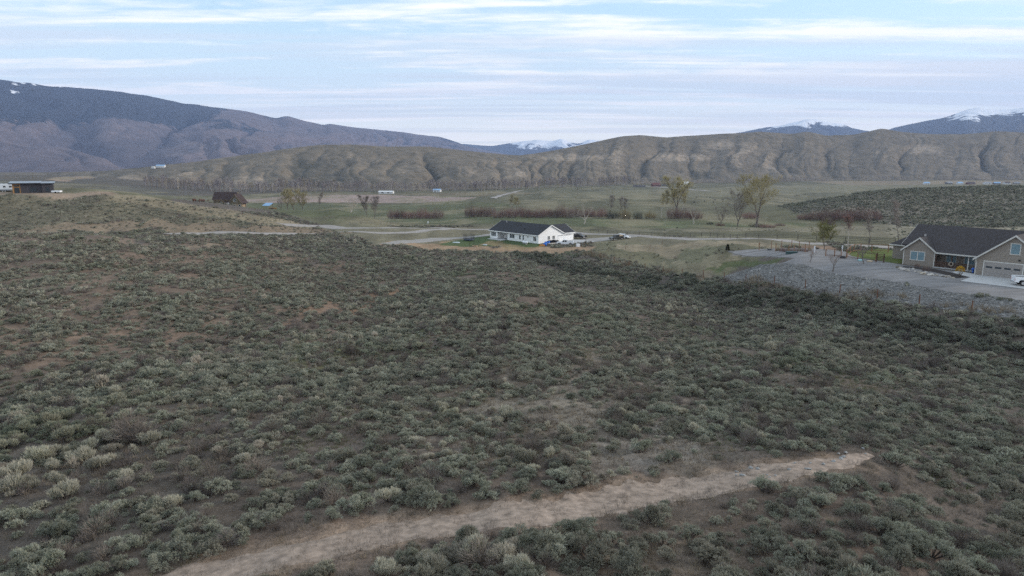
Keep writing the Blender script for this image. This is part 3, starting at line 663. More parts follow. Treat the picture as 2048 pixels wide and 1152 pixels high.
DEAD_MID = [both('dead_mid', twig_geo(210 + i, 150, W=.03), M_DEAD) for i in range(2)]
TUFT = [np_mesh('tuft', *tuft_geo(220 + i), M_STRAW) for i in range(3)]
TUFT_G = [np_mesh('green_tuft', *tuft_geo(226 + i, 22, .22, .12), M_GRASS) for i in range(2)]
M_LITTER = leaf_mat('grey_litter', (.125, .106, .092), (.18, .155, .13), None, .4)
TUFT_D = [np_mesh('grey_tuft', *tuft_geo(230 + i, 24, .20, .16, .011), M_LITTER) for i in range(2)]

def gn_scatter(name, P, S, RZ, IDX, coll, tilt=.08):
    """ONE object of uncountable cover: instances of the sources on points"""
    me = bpy.data.meshes.new(name); n = len(P); me.vertices.add(n); me.vertices.foreach_set('co', np.asarray(P, np.float32).ravel())
    rot = np.stack([rng.normal(0, tilt, n), rng.normal(0, tilt, n), RZ], 1).astype(np.float32)
    S = np.asarray(S); S = S if S.ndim == 2 else np.stack([S, S, S], 1)
    for nm, typ, dat in (('rot', 'FLOAT_VECTOR', rot), ('scl', 'FLOAT_VECTOR', S.astype(np.float32))):
        a = me.attributes.new(nm, typ, 'POINT'); a.data.foreach_set('vector', dat.ravel())
    a = me.attributes.new('pick', 'INT', 'POINT'); a.data.foreach_set('value', np.asarray(IDX, np.int32))
    me.update(); o = bpy.data.objects.new(name, me); col.objects.link(o)
    ng = bpy.data.node_groups.new(name + '_scatter', 'GeometryNodeTree')
    ng.interface.new_socket('Geometry', in_out='INPUT', socket_type='NodeSocketGeometry'); ng.interface.new_socket('Geometry', in_out='OUTPUT', socket_type='NodeSocketGeometry')
    N = ng.nodes; Lk = ng.links; gi = N.new('NodeGroupInput'); go = N.new('NodeGroupOutput'); ip = N.new('GeometryNodeInstanceOnPoints'); ci = N.new('GeometryNodeCollectionInfo')
    ci.inputs['Collection'].default_value = coll; ci.inputs['Separate Children'].default_value = True; ci.inputs['Reset Children'].default_value = True
    ip.inputs['Pick Instance'].default_value = True
    def na(nm, typ):
        a = N.new('GeometryNodeInputNamedAttribute'); a.data_type = typ; a.inputs[0].default_value = nm; return [s for s in a.outputs if s.enabled][0]
    mp = N.new('GeometryNodeMeshToPoints'); Lk.new(gi.outputs[0], mp.inputs[0]); Lk.new(mp.outputs[0], ip.inputs['Points']); Lk.new(ci.outputs[0], ip.inputs['Instance'])
    Lk.new(na('pick', 'INT'), ip.inputs['Instance Index']); e2r = N.new('FunctionNodeEulerToRotation'); Lk.new(na('rot', 'FLOAT_VECTOR'), e2r.inputs[0]); Lk.new(e2r.outputs[0], ip.inputs['Rotation']); Lk.new(na('scl', 'FLOAT_VECTOR'), ip.inputs['Scale'])
    Lk.new(ip.outputs[0], go.inputs[0]); md = o.modifiers.new('scatter', 'NODES'); md.node_group = ng
    return tag(o, kind='stuff')

# ------------------------------------------------------------------ the sagebrush slope
def jitter_grid(r0, r1, sp, half=R(44)):
    n = int((r1 * r1 - r0 * r0) * half / (sp * sp)); r = np.sqrt(rng.uniform(r0 * r0, r1 * r1, n)); a = rng.uniform(-half, half, n); x, y = r * np.sin(a), r * np.cos(a)
    cell = np.floor(x / sp).astype(np.int64) * 1000003 + np.floor(y / sp).astype(np.int64); _, u = np.unique(cell, return_index=True); return x[u], y[u]
AVOID = []     # (x, y, radius) where nothing wild grows: buildings, vehicles, drives
def clear(x, y):
    ok = np.ones(len(x), bool)
    for ax_, ay_, ar in AVOID: ok &= np.hypot(x - ax_, y - ay_) > ar
    for l_, w_ in ROADS_KEEP:
        lo, hi = l_.min(0) - 8, l_.max(0) + 8; s_ = (x > lo[0]) & (x < hi[0]) & (y > lo[1]) & (y < hi[1])
        if s_.any(): ok[s_] &= near_line(x[s_], y[s_], l_) > w_
    return ok
DRAW = chain(np.array([hit(*p)[:2] for p in [(1050,508),(1120,528),(1200,548),(1300,566),(1450,592),(1600,614),(1750,645),(1900,668),(2100,700),(2300,720)]]), 3.0)
def near_line(x, y, Cn):
    d = np.full(len(x), 1e9)
    for q in Cn: d = np.minimum(d, np.hypot(x - q[0], y - q[1]))
    return d
AVOID += [(*(WH - WU * 12 + WV * 7), 21), (*(BH + BU * 1 - BN * 5), 19), (-173, 246, 11), (-180, 432, 34), (-145, 398, 12), (-165, 300, 60), (92, 92, 14), (70, 105, 12), (60, 118, 16), (50, 130, 10), (48, 232, 7), (38, 222, 5)]
X, Yq, SC = [], [], []
for r0, r1, sp, sc in ((9, 34, .42, .60), (34, 80, .42, .54), (80, 165, .48, .54), (165, 300, .78, .66), (300, 600, 1.2, .85)):
    x, y = jitter_grid(r0, r1, sp); p = sage_at(x, y); keep = rng.uniform(0, 1, len(x)) < sstep(p, .08, .62) * .98
    x, y, p = x[keep], y[keep], p[keep]; s = np.exp(rng.normal(-.16, .46, len(x))) * sc * (.8 + .45 * p)
    X.append(x); Yq.append(y); SC.append(s)
X = np.concatenate(X); Yq = np.concatenate(Yq); SC = np.concatenate(SC)
SC = np.minimum(SC, np.where(np.hypot(X, Yq) < 20, 1.0, 1.35))
k = clear(X, Yq); X, Yq, SC = X[k], Yq[k], SC[k]
# plants picked out in the photograph: (px, py of the foot, size, kind)
PICK = [(random.uniform(-20, 320), random.uniform(850, 1010), random.uniform(.7, 1.25), random.choice((1, 1, 2))) for _ in range(34)] + [(30,960,1.5,1),(75,925,1.4,1),(140,880,1.5,1),(160,925,1.5,1),(205,775,1.2,1),(185,945,1.3,1),(100,850,1.2,1),(15,990,1.4,1),(230,790,1.2,1),(120,915,1.3,1),(60,980,1.2,1),(210,935,1.1,1),(265,885,2.3,2),(285,880,1.9,2),(240,882,1.8,2),
        (960,1135,1.7,2),(905,1120,1.0,1),(1000,1125,1.1,1),(770,1150,.9,1),(1035,1140,1.0,1),(955,1118,1.2,1),(930,1125,1.0,1),(1330,705,1.4,1),(1362,715,1.5,1),(1640,805,1.5,2),(1665,812,1.3,1),(1540,700,1.2,1),(1230,840,1.2,2),(1180,1120,1.5,3),(1120,1110,1.4,3),(1160,970,1.4,3),(1120,965,1.3,3),(830,1000,1.2,3),(1420,1120,1.3,3),(1800,1090,1.2,3),(540,1010,1.1,3)]
pk = np.array([hit(a_, b_)[:2] for a_, b_, _, _ in PICK]); X = np.r_[X, pk[:, 0]]; Yq = np.r_[Yq, pk[:, 1]]; SC = np.r_[SC, [p_[2] for p_ in PICK]]
rad = np.hypot(X, Yq); dd = near_line(X, Yq, DRAW)
typ = np.zeros(len(X), int); u = rng.uniform(0, 1, len(X))
pat = fbm(X / 13, Yq / 13, 3, 88)
typ[u < .03 + .30 * sstep(pat, .56, .74)] = 1                                        # rabbitbrush drifts
typ[(u > .88 - .3 * sstep(fbm(X / 8, Yq / 8, 3, 89), .55, .75)) & (typ == 0)] = 2     # dead and leafless plants
typ[(dd < 4.0 + 4 * (fbm(X / 9, Yq / 9, 2, 90) - .5)) & (u < .9)] = 3; SC[typ == 3] *= rng.uniform(1.0, 1.5, (typ == 3).sum())
typ[(rad > 310)] = np.where(rng.uniform(0, 1, (rad > 310).sum()) < .3, 3, 0)
typ[-len(PICK):] = [p_[3] if p_[3] != 3 else 0 for p_ in PICK]
Z = hz(X, Yq) - .03
# the largest in view become plants of their own
ppx, ppy = project(X, Yq, Z); inview = (ppx > -20) & (ppx < 2068) & (ppy < 1175) & (ppy > 0)
size = np.where(inview, SC / rad, 0)
solo = np.zeros(len(X), bool)
def nearest(tp, n):
    ii = np.nonzero((typ == tp) & inview)[0]; ii = ii[np.argsort(-size[ii])][:n]; solo[ii] = True; return ii
rz_all = rng.uniform(0, 2 * np.pi, len(X))
def plants(ii, name, geos, mleaf, label, cat, group, leaf_name):
    data = [(np_mesh(name + '_' + leaf_name, *a, mleaf), np_mesh(name + '_stems', *b, M_WOOD)) for a, b in geos]
    for j, i in enumerate(ii):
        e = empty(name, (X[i], Yq[i], Z[i]), rz_all[i]); s = SC[i]; e.scale = (s * rng.uniform(.85, 1.15), s * rng.uniform(.85, 1.15), s * rng.uniform(.8, 1.1))
        a, b = data[j % len(data)]
        for nm, me in ((leaf_name, a), ('stems', b)):
            o = bpy.data.objects.new(nm, me); o.parent = e; col.objects.link(o)
        tag(e, label, cat, group)
ii = nearest(0, 300); ty_ = np.interp(X[ii], TRC[:, 0], TRC[:, 1]); med = np.median(SC[ii])
for beyond in (True, False):
    for large in (True, False):
        sel = ii[((Yq[ii] > ty_) == beyond) & ((SC[ii] > med) == large)]
        plants(sel, 'sagebrush', SAGE_HI, M_SAGE, ('large spreading ' if large else 'small low ') + 'grey-green sagebrush ' + ('on the white house side of the dirt track' if beyond else 'across the dirt track from the white house'), 'shrub', ('large' if large else 'small') + ' sagebrush ' + ('beyond' if beyond else 'before') + ' the dirt track', 'foliage')
plants(nearest(1, 90), 'rabbitbrush', RAB_HI, M_RABBIT, 'pale straw-coloured rabbitbrush with upright stalks among the sagebrush', 'shrub', 'pale rabbitbrush near the track', 'stalks')
plants(nearest(2, 110), 'dead_shrub', DEAD_HI, M_DEAD, 'leafless grey-brown twiggy shrub among the sagebrush', 'shrub', 'leafless shrubs near the track', 'twigs')
rest = ~solo
SRC = src_collection('sage_sources', SAGE_MID + SAGE_LO + DARK_MID + RAB_MID + DEAD_MID)
# collection info lists children by name: work out the order
names = sorted((o.name for o in SRC.objects)); order = {o.data.name: names.index(o.name) for o in SRC.objects}
def pick(lst, n): return np.array([order[m_.name] for m_ in lst])[rng.integers(0, len(lst), n)]
IDX = np.zeros(len(X), int)
for tp, near_l, far_l in ((0, SAGE_MID, SAGE_LO), (1, RAB_MID, RAB_MID), (2, DEAD_MID, DEAD_MID), (3, DARK_MID, DARK_MID)):
    for cond, l_ in ((rad <= 95, near_l), (rad > 95, far_l)):
        q = (typ == tp) & cond; IDX[q] = pick(l_, q.sum())
S3 = np.stack([SC * rng.uniform(.85, 1.2, len(X)), SC * rng.uniform(.85, 1.2, len(X)), SC * rng.uniform(.8, 1.1, len(X))], 1)
gn_scatter('sagebrush_cover', np.stack([X, Yq, Z], 1)[rest], S3[rest], rz_all[rest], IDX[rest], SRC)
# dry and green grass between the bushes
def grass(name, meshes, r0, r1, sp, test, s0, s1):
    x, y = jitter_grid(r0, r1, sp); q = test(x, y) & clear(x, y); x, y = x[q], y[q]; n = len(x)
    c_ = src_collection(name + '_sources', meshes); gn_scatter(name, np.stack([x, y, hz(x, y)], 1), rng.uniform(s0, s1, n), rng.uniform(0, 6.28, n), rng.integers(0, len(meshes), n), c_)
def off_track(x, y, d=1.25): return near_line(x, y, TRC[::3]) > d + (fbm(x, y, 2, 4) - .5) * 1.6
grass('dead_grass', TUFT_D, 9, 62, .26, lambda x, y: (rng.uniform(0, 1, len(x)) < .40 + .9 * (fbm(x / 5, y / 5, 3, 91) - .3)) & (off_track(x, y, .9) | (rng.uniform(0, 1, len(x)) < .5 * sstep(fbm(x / 1.7, y / 1.7, 2, 57), .45, .6))) & ((sage_at(x, y) > .02) | (near_line(x, y, TRC[::3]) < 3)), .6, 1.5)
grass('straw_grass', TUFT, 9, 75, .34, lambda x, y: (rng.uniform(0, 1, len(x)) < np.maximum(sstep(fbm(x / 7, y / 7, 3, 93), .50, .68) * .8, sstep(.3 - sage_at(x, y), .02, .2) * .6)) & off_track(x, y, 1.0) & (sage_at(x, y) > .02), .5, 1.1)
grass('green_grass', TUFT_G, 9, 70, .36, lambda x, y: (rng.uniform(0, 1, len(x)) < sstep(fbm(x / 6, y / 6, 3, 95), .58, .74) * .7) & off_track(x, y, 1.2) & (sage_at(x, y) > .02), .6, 1.3)
FENCE_P = chain(np.array([hit(*p)[:2] for p in [(1182,509),(1258,534),(1326,546),(1406,556),(1491,563.5),(1610,577),(1754,598),(1943,622),(2100,640)]]), 2.0)
grass('fence_row_grass', TUFT, 70, 190, .55, lambda x, y: (near_line(x, y, FENCE_P[::2]) < 2.2) & (rng.uniform(0, 1, len(x)) < sstep(fbm(x / 5, y / 5, 3, 97), .42, .6)), 2.2, 3.6)
# ------------------------------------------------------------------ mesh builder for made things
class MB:
    def __init__(s): s.v = []; s.f = []
    def _add(s, vs, fs):
        o = len(s.v); s.v += [tuple(map(float, v)) for v in vs]; s.f += [tuple(i + o for i in f) for f in fs]; return s
    def box(s, x0, x1, y0, y1, z0, z1):
        return s._add([(x0,y0,z0),(x1,y0,z0),(x1,y1,z0),(x0,y1,z0),(x0,y0,z1),(x1,y0,z1),(x1,y1,z1),(x0,y1,z1)], [(0,3,2,1),(4,5,6,7),(0,1,5,4),(1,2,6,5),(2,3,7,6),(3,0,4,7)])
    def prism(s, poly, z0, z1):
        n = len(poly); return s._add([(*p, z0) for p in poly] + [(*p, z1) for p in poly], [tuple(range(n))[::-1], tuple(range(n, 2 * n))] + [(i, (i + 1) % n, (i + 1) % n + n, i + n) for i in range(n)])
    def side(s, prof, y0, y1):
        """profile in x,z extruded along y"""
        n = len(prof); return s._add([(x, y0, z) for x, z in prof] + [(x, y1, z) for x, z in prof], [tuple(range(n)), tuple(range(n, 2 * n))[::-1]] + [((i + 1) % n, i, i + n, (i + 1) % n + n) for i in range(n)])
    def front(s, prof, x0, x1):
        """profile in y,z extruded along x"""
        n = len(prof); return s._add([(x0, y, z) for y, z in prof] + [(x1, y, z) for y, z in prof], [tuple(range(n))[::-1], tuple(range(n, 2 * n))] + [(i, (i + 1) % n, (i + 1) % n + n, i + n) for i in range(n)])
    def slab(s, q, th):
        """sloping slab: quad or polygon q (upper face) thickened downwards"""
        n = len(q); lo = [(x, y, z - th) for x, y, z in q]
        return s._add(list(q) + lo, [tuple(range(n)), tuple(range(n, 2 * n))[::-1]] + [((i + 1) % n, i, i + n, (i + 1) % n + n) for i in range(n)])
    def bar(s, a, b, r, k=6, r2=None):
        V, F_ = tubes(np.array([a], float), np.array([b], float), np.array([r]), np.array([r if r2 is None else r2]), k)
        o = len(s.v); s.v += [tuple(v) for v in V]; s.f += [tuple(int(i) + o for i in f) for f in F_]; s.f += [tuple(range(o, o + k))[::-1], tuple(range(o + k, o + 2 * k))]; return s
    def wheel(s, x, y, z, r, w, k=18):
        ring = [(x + r * math.cos(2 * math.pi * i / k), z + r * math.sin(2 * math.pi * i / k)) for i in range(k)]; return s.side(ring, y - w / 2, y + w / 2)
    def ball(s, c, r, seed=0, rough=.0, squash=(1, 1, 1), sub=2):
        bm = bmesh.new(); bmesh.ops.create_icosphere(bm, subdivisions=sub, radius=1); g = random.Random(seed)
        off = [g.uniform(-10, 10) for _ in range(3)]
        for v in bm.verts:
            k = 1 + rough * (float(vnoise(v.co.x * 1.7 + off[0], v.co.y * 1.7 + v.co.z * 1.3 + off[1], seed)) - .5) * 2; v.co = Vector((v.co.x * squash[0] * r * k + c[0], v.co.y * squash[1] * r * k + c[1], v.co.z * squash[2] * r * k + c[2]))
        bm.verts.index_update(); s._add([tuple(v.co) for v in bm.verts], [tuple(v.index for v in f.verts) for f in bm.faces]); bm.free(); return s
    def build(s, name, m, parent=None, smooth=False, bevel=0.0):
        me = bpy.data.meshes.new(name); me.from_pydata(s.v, [], s.f); me.update(); me.materials.append(m)
        bm = bmesh.new(); bm.from_mesh(me); bmesh.ops.recalc_face_normals(bm, faces=bm.faces); bm.to_mesh(me); bm.free()
        if smooth: me.polygons.foreach_set('use_smooth', np.ones(len(me.polygons), bool))
        o = bpy.data.objects.new(name, me); o.parent = parent; col.objects.link(o)
        if bevel:
            b = o.modifiers.new('bevel', 'BEVEL'); b.width = bevel; b.segments = 2; b.limit_method = 'ANGLE'
        return o
def siding_mat(name, colr, pitch=.18, depth=.5, vertical=False, rough=.6):
    m = mat(name, colr, rough, noise=.05, nscale=1.5); t = NT(m.node_tree); b = [n for n in t.n if n.type == 'BSDF_PRINCIPLED'][0]
    wv = t.add('ShaderNodeTexWave', wave_type='BANDS', bands_direction='X' if vertical else 'Z', wave_profile='SAW'); t.l.new(t.add('ShaderNodeTexCoord').outputs['Object'], wv.inputs[0])
    wv.inputs['Scale'].default_value = .3142 / pitch; bp = t.add('ShaderNodeBump'); bp.inputs['Strength'].default_value = depth; bp.inputs['Distance'].default_value = .02
    t.l.new(wv.outputs['Fac'], bp.inputs['Height']); t.l.new(bp.outputs[0], b.inputs['Normal']); return m
M_WHITE = siding_mat('white_siding', (.80, .80, .79)); M_TRIM = mat('white_trim', (.80, .80, .78), .5)
M_TAUPE = siding_mat('taupe_siding', (.235, .205, .175)); M_ROOF = mat('charcoal_shingle', (.032, .033, .038), .9, noise=.35, nscale=3.5, bump=.6, bscale=14)
M_ROOF2 = mat('brown_shingle', (.045, .040, .042), .9, noise=.35, nscale=3.5, bump=.6, bscale=14)
M_GLASS = mat('window_glass', (.03, .04, .05), .06, spec=.6); M_GLASS2 = mat('curtained_glass', (.16, .24, .28), .12, spec=.5)
M_BLACK = mat('black_paint', (.012, .012, .013), .45); M_TYRE = mat('tyre_rubber', (.018, .018, .018), .85); M_STEEL = mat('steel', (.45, .45, .46), .35, .9)
M_DARKWOOD = mat('dark_wood', (.085, .05, .035), .8, noise=.3, nscale=6, stretch=(1, 1, .2)); M_POSTWOOD = mat('post_wood', (.22, .12, .07), .9, noise=.3, nscale=6, stretch=(1, 1, .2))
M_RUST = mat('rusty_steel', (.13, .055, .03), .9, noise=.4, nscale=12); M_GDOOR = mat('garage_door_taupe', (.27, .25, .235), .55, noise=.04); M_GDOORW = mat('garage_door_white', (.80, .80, .79), .5)
def rect_on(mb, face, c, u0, u1, z0, z1, out0, out1):
    """box lying on a wall: 'front' = wall y=c looking to -y, 'right' = wall x=c looking to +x, 'left' = x=c to -x"""
    if face == 'front': return mb.box(u0, u1, c - out1, c - out0, z0, z1)
    if face == 'right': return mb.box(c + out0, c + out1, u0, u1, z0, z1)
    return mb.box(c - out1, c - out0, u0, u1, z0, z1)
def window(parent, face, c, u0, u1, z0, z1, cols=1, rows=2, glass=None, frame=None, fw=.09):
    m = MB(); rect_on(m, face, c, u0 - fw, u1 + fw, z1, z1 + fw, -.02, .05); rect_on(m, face, c, u0 - fw, u1 + fw, z0 - fw, z0, -.02, .07)
    rect_on(m, face, c, u0 - fw, u0, z0, z1, -.02, .05); rect_on(m, face, c, u1, u1 + fw, z0, z1, -.02, .05)
    for i in range(1, cols):
        x = u0 + (u1 - u0) * i / cols; rect_on(m, face, c, x - fw * .6, x + fw * .6, z0, z1, -.02, .048)
    o = m.build('window', frame or M_TRIM, parent)
    for i in range(cols):
        a = u0 + (u1 - u0) * i / cols + (fw * .6 if i else 0); b = u0 + (u1 - u0) * (i + 1) / cols - (fw * .6 if i < cols - 1 else 0)
        for j in range(rows):
            p0 = z0 + (z1 - z0) * j / rows; p1 = z0 + (z1 - z0) * (j + 1) / rows
            rect_on(MB(), face, c, a + .005, b - .005, p0 + (.02 if j else .005), p1 - .005, .004, .015 + .008 * j).build('pane', glass or M_GLASS, o)
    return o
def gable_roof(parent, x0, x1, y0, y1, ze, zr, m, along='x', oh=.45, ohr=.35, th=.22, trim=None, name='roof'):
    """two sloping slabs; along = direction of the ridge; eave height at the wall line"""
    mb = MB(); tr = MB()
    if along == 'x':
        ym = (y0 + y1) / 2; k = (zr - ze) / (ym - y0); zo = ze - k * oh
        mb.slab([(x0 - ohr, y0 - oh, zo + th), (x1 + ohr, y0 - oh, zo + th), (x1 + ohr, ym, zr + th), (x0 - ohr, ym, zr + th)], th)
        mb.slab([(x0 - ohr, ym, zr + th), (x1 + ohr, ym, zr + th), (x1 + ohr, y1 + oh, zo + th), (x0 - ohr, y1 + oh, zo + th)], th)
        for xx in (x0 - ohr - .03, x1 + ohr - .01):
            for s_ in (-1, 1):
                e = (y0 - oh) if s_ < 0 else (y1 + oh); tr.slab([(xx, e, zo + th + .012), (xx + .04, e, zo + th + .012), (xx + .04, ym, zr + th + .012), (xx, ym, zr + th + .012)], th + .06)
        for yy in (y0 - oh - .035, y1 + oh): tr.box(x0 - ohr, x1 + ohr, yy, yy + .035, zo - .02, zo + th - .01)
    else:
        xm = (x0 + x1) / 2; k = (zr - ze) / (xm - x0); zo = ze - k * oh
        mb.slab([(x0 - oh, y1 + ohr, zo + th), (x0 - oh, y0 - ohr, zo + th), (xm, y0 - ohr, zr + th), (xm, y1 + ohr, zr + th)], th)
        mb.slab([(xm, y1 + ohr, zr + th), (xm, y0 - ohr, zr + th), (x1 + oh, y0 - ohr, zo + th), (x1 + oh, y1 + ohr, zo + th)], th)
        for yy in (y0 - ohr - .03,):
            for s_ in (-1, 1):
                e = (x0 - oh) if s_ < 0 else (x1 + oh); tr.slab([(e, yy, zo + th + .012), (e, yy + .04, zo + th + .012), (xm, yy + .04, zr + th + .012), (xm, yy, zr + th + .012)], th + .08)
    r = mb.build(name, m, parent); tr.build('fascia', trim or M_TRIM, r); return r

# ------------------------------------------------------------------ the white house
wo_ = WH - WU * 24.8
house = empty('white_house', (*wo_, WZ), math.atan2(WU[1], WU[0])); tag(house, 'long white single-storey house with charcoal gable roof and two garage doors', 'house')
L, D = 24.8, 12.0
MB().prism([(0,0),(4,0),(4,3.2),(9.6,3.2),(9.6,0),(L,0),(L,17.5),(16,17.5),(16,D),(0,D)], -.4, 2.8).build('wall', M_WHITE, house)
MB().front([(0.0,2.802),(D,2.802),(6,5.68)], L-.2, L-.004).build('gable', M_WHITE, house); MB().front([(0.0,2.802),(D,2.802),(6,5.68)], .004, .2).build('gable', M_WHITE, house)
r = gable_roof(house, 0, L, 0, D, 2.8, 5.7, M_ROOF, 'x', .5, .4)
gr_ = MB().slab([(L + .45, 12.5, 2.76), (L + .45, 17.85, 2.76), (20.4, 17.85, 5.42), (20.4, 6.9, 5.42)], .22).slab([(20.4, 6.9, 5.42), (20.4, 17.85, 5.42), (15.55, 17.85, 2.76), (15.55, 12.5, 2.76)], .22).build('garage_roof', M_ROOF, house)
MB().box(L + .45, L + .485, 12.5, 17.85, 2.5, 2.74).slab([(L + .45, 17.86, 2.775), (L + .45, 17.9, 2.775), (20.4, 17.9, 5.435), (20.4, 17.86, 5.435)], .28).build('fascia', M_TRIM, gr_)
MB().side([(16,2.803),(L,2.803),(20.4,5.15)], 17.3, 17.49).build('gable', M_WHITE, house)
MB().bar((4.0,4.6,5.3),(4.0,4.6,6.2),.13,8).build('flue', M_STEEL, r)
for vx, vy in ((11.5, 4.0), (15.5, 2.2)): MB().box(vx, vx + .25, vy, vy + .25, 2.9 + vy * .483, 3.35 + vy * .483).build('roof_vent', M_BLACK, r)
MB().box(4.0, 9.6, 0.05, 3.2, -.3, .06).box(2.0, 9.3, -3.2, 0.046, -.3, .055).build('patio_slab', M_CONC, house)
MB().box(9.25, 9.45, .06, .26, .06, 2.8).build('porch_post', M_TRIM, house)
MB().box(4.002, 9.598, .0, .12, 2.52, 2.795).build('porch_beam', M_TRIM, house)
pf = MB().box(5.6, 8.6, 3.13, 3.19, .08, 2.15).build('patio_door', M_TRIM, house)
for a in (5.68, 7.14): MB().box(a, a + 1.36, 3.10, 3.125, .15, 2.08).build('pane', M_GLASS, pf)
for (a, b, z0_, z1_, c_) in ((.8,3.2,.85,2.2,3),(10.6,13.0,.85,2.2,3),(15.4,16.1,.75,2.15,1),(17.1,17.75,.65,2.2,1),(19.4,20.0,1.65,2.05,1),(22.4,23.7,.8,2.1,2)): window(house, 'front', 0, a, b, z0_, z1_, c_, 2 if z1_ - z0_ > .6 else 1)
for (a, b) in ((4.5,5.5),(6.8,7.9)): window(house, 'right', L, a, b, .95, 2.15, 2, 2)
for (a, b, n) in ((9.6,11.95,4),(12.6,16.4,5)):
    d_ = MB().box(L + .002, L + .05, a - .1, b + .1, -.05, 2.32).build('garage_door', M_TRIM, house)
    for k_ in range(4): MB().box(L + .052, L + .075, a, b, k_ * .55 + .01, k_ * .55 + .54).build('door_panel', M_GDOORW, d_)
    for k_ in range(n): u_ = a + (b - a) * (k_ + .14) / n; MB().box(L + .077, L + .085, u_, u_ + (b - a) / n * .72, 1.80, 2.04).build('pane', M_GLASS, d_)
ap = wo_ + WU * (L + .1)
def wp(x, y): q = wo_ + WU * x + WV * y; return (q[0], q[1])
patch('driveway_slab', [wp(L + .06, 9.0), wp(L + 9.5, 9.5), wp(L + 9.5, 18.5), wp(L + .06, 17.4)], M_CONC, 1.0, .10, world=True)

# ------------------------------------------------------------------ the taupe house on the gravel pad
M_TRIM_W = M_TRIM; M_TRIM = mat('grey_white_trim', (.50, .49, .46), .6)
BO = np.array([67.5, 116.7]); bh = empty('taupe_house', (*BO, BZ), math.atan2(BU[1], BU[0])); tag(bh, 'taupe-sided house with dark roof, covered porch and front garage gable', 'house')
MB().prism([(-.4,2.2),(0,2.2),(0,0),(4.8,0),(4.8,2.2),(11.9,2.2),(11.9,-3.35),(21.5,-3.35),(21.5,14.2),(-.4,14.2)], -.5, 2.7).build('wall', M_TAUPE, bh)
MB().side([(0,2.702),(4.8,2.702),(2.4,4.55)], .004, 3.2).build('gable', M_TAUPE, bh)
MB().side([(11.9,2.702),(21.5,2.702),(16.7,6.35)], -3.346, -3.0).build('gable', M_TAUPE, bh)
MB().front([(.4,2.702),(14.2,2.702),(7.2,6.2)], -.396, -.2).build('gable', M_TAUPE, bh)
mb = MB(); k_ = (6.45 - 2.62) / 7.7
zz = lambda y: 2.62 + (y + .6) * k_
mb.slab([(x_, y_, zz(y_)) for x_, y_ in ((5.25,-.6),(22.0,-.6),(22.0,7.1),(2.4,7.1),(2.4,3.83))], .22); mb.slab([(x_, y_, zz(y_)) for x_, y_ in ((2.4,3.83),(2.4,7.1),(-.85,7.1),(-.85,.9),(.49,.9))], .22); mb.slab([(-.85, 7.1, 6.45), (22.0, 7.1, 6.45), (22.0, 14.7, 2.62), (-.85, 14.7, 2.62)], .22)
mr = mb.build('roof', M_ROOF2, bh)
MB().box(5.2, 11.5, -.645, -.6, 2.38, 2.60).slab([(-.88, .9, 2.635 + 1.5 * k_), (-.84, .9, 2.635 + 1.5 * k_), (-.84, 7.1, 6.465), (-.88, 7.1, 6.465)], .26).build('fascia', M_TRIM, mr)
for vx, vy in ((1.6, 3.6), (13.0, 1.2)): MB().box(vx, vx + .3, vy, vy + .3, 2.6 + (vy + .6) * k_, 2.95 + (vy + .6) * k_).build('roof_vent', M_STEEL, mr)
gable_roof(bh, 0, 4.8, 0, 5.0, 2.66, 4.62, M_ROOF2, 'y', .42, .4, .2, name='wing_roof')
gable_roof(bh, 11.9, 21.5, -3.35, 6.5, 2.66, 6.42, M_ROOF2, 'y', .42, .45, .2, name='garage_roof')
MB().prism([(-4.4,6.5),(-.41,6.5),(-.41,12.5),(-4.4,12.5)], -.5, 2.5).build('side_wing', M_TAUPE, bh)
MB().slab([(-4.9,6.0,2.55),(-.42,6.0,2.9),(-.42,13.0,2.9),(-4.9,13.0,2.55)], .18).slab([(-4.9,6.0,2.56),(-.43,6.0,2.56),(-.43,9.5,4.1),(-2.8,9.5,4.1)], .16).slab([(-2.8,9.5,4.1),(-.43,9.5,4.1),(-.43,13.0,2.56),(-4.9,13.0,2.56)], .16).slab([(-4.9,13.0,2.56),(-4.9,6.0,2.56),(-2.8,9.5,4.1)], .16).build('side_wing_roof', M_ROOF2, bh)
MB().box(-4.95,-.42,5.96,6.0,2.36,2.56).build('gutter', M_TRIM, bh)
for x_, y_ in ((0, -.001), (4.8, -.001), (11.9, -3.351)): MB().box(x_ - .07, x_ + .07, y_ - .025, y_, -.3, 2.62).build('corner_board', M_TRIM, bh)
window(bh, 'front', 0, 1.15, 3.25, .95, 2.3, 2, 2, M_GLASS2, fw=.12)
for a in (5.9, 8.6): window(bh, 'front', 2.2, a, a + 1.4, .8, 2.1, 1, 2, M_GLASS2)
window(bh, 'front', -3.35, 16.2, 17.3, 3.75, 5.25, 1, 2, M_GLASS2, fw=.12)
dd_ = MB().box(10.3, 11.3, 2.12, 2.2, -.1, 2.1).build('front_door', M_DARKWOOD, bh); MB().box(10.42, 10.46, 2.05, 2.11, .9, 1.0).build('handle', M_STEEL, dd_)
gd = MB().box(12.85, 18.1, -3.41, -3.352, -.1, 2.38).build('garage_door', M_TRIM, bh)
for k_ in range(4): MB().box(13.0, 17.95, -3.435, -3.412, k_ * .565 - .02, k_ * .565 + .535).build('door_panel', M_GDOOR, gd)
for k_ in range(4): MB().box(13.25 + k_ * 1.2, 14.1 + k_ * 1.2, -3.443, -3.436, 1.30, 1.56).build('pane', M_GLASS, gd)
MB().box(17.3, 17.55, -3.5, -3.352, 2.75, 2.95).build('wall_lamp', M_BLACK, bh)
MB().prism([(4.82,-.1),(11.88,-.1),(11.88,2.19),(4.82,2.19)], -.4, .12).build('porch_floor', M_CONC, bh)
for x_ in (9.8, 11.6): MB().box(x_ - .08, x_ + .08, -.06, .1, .12, 2.5).build('porch_post', M_TRIM, bh)
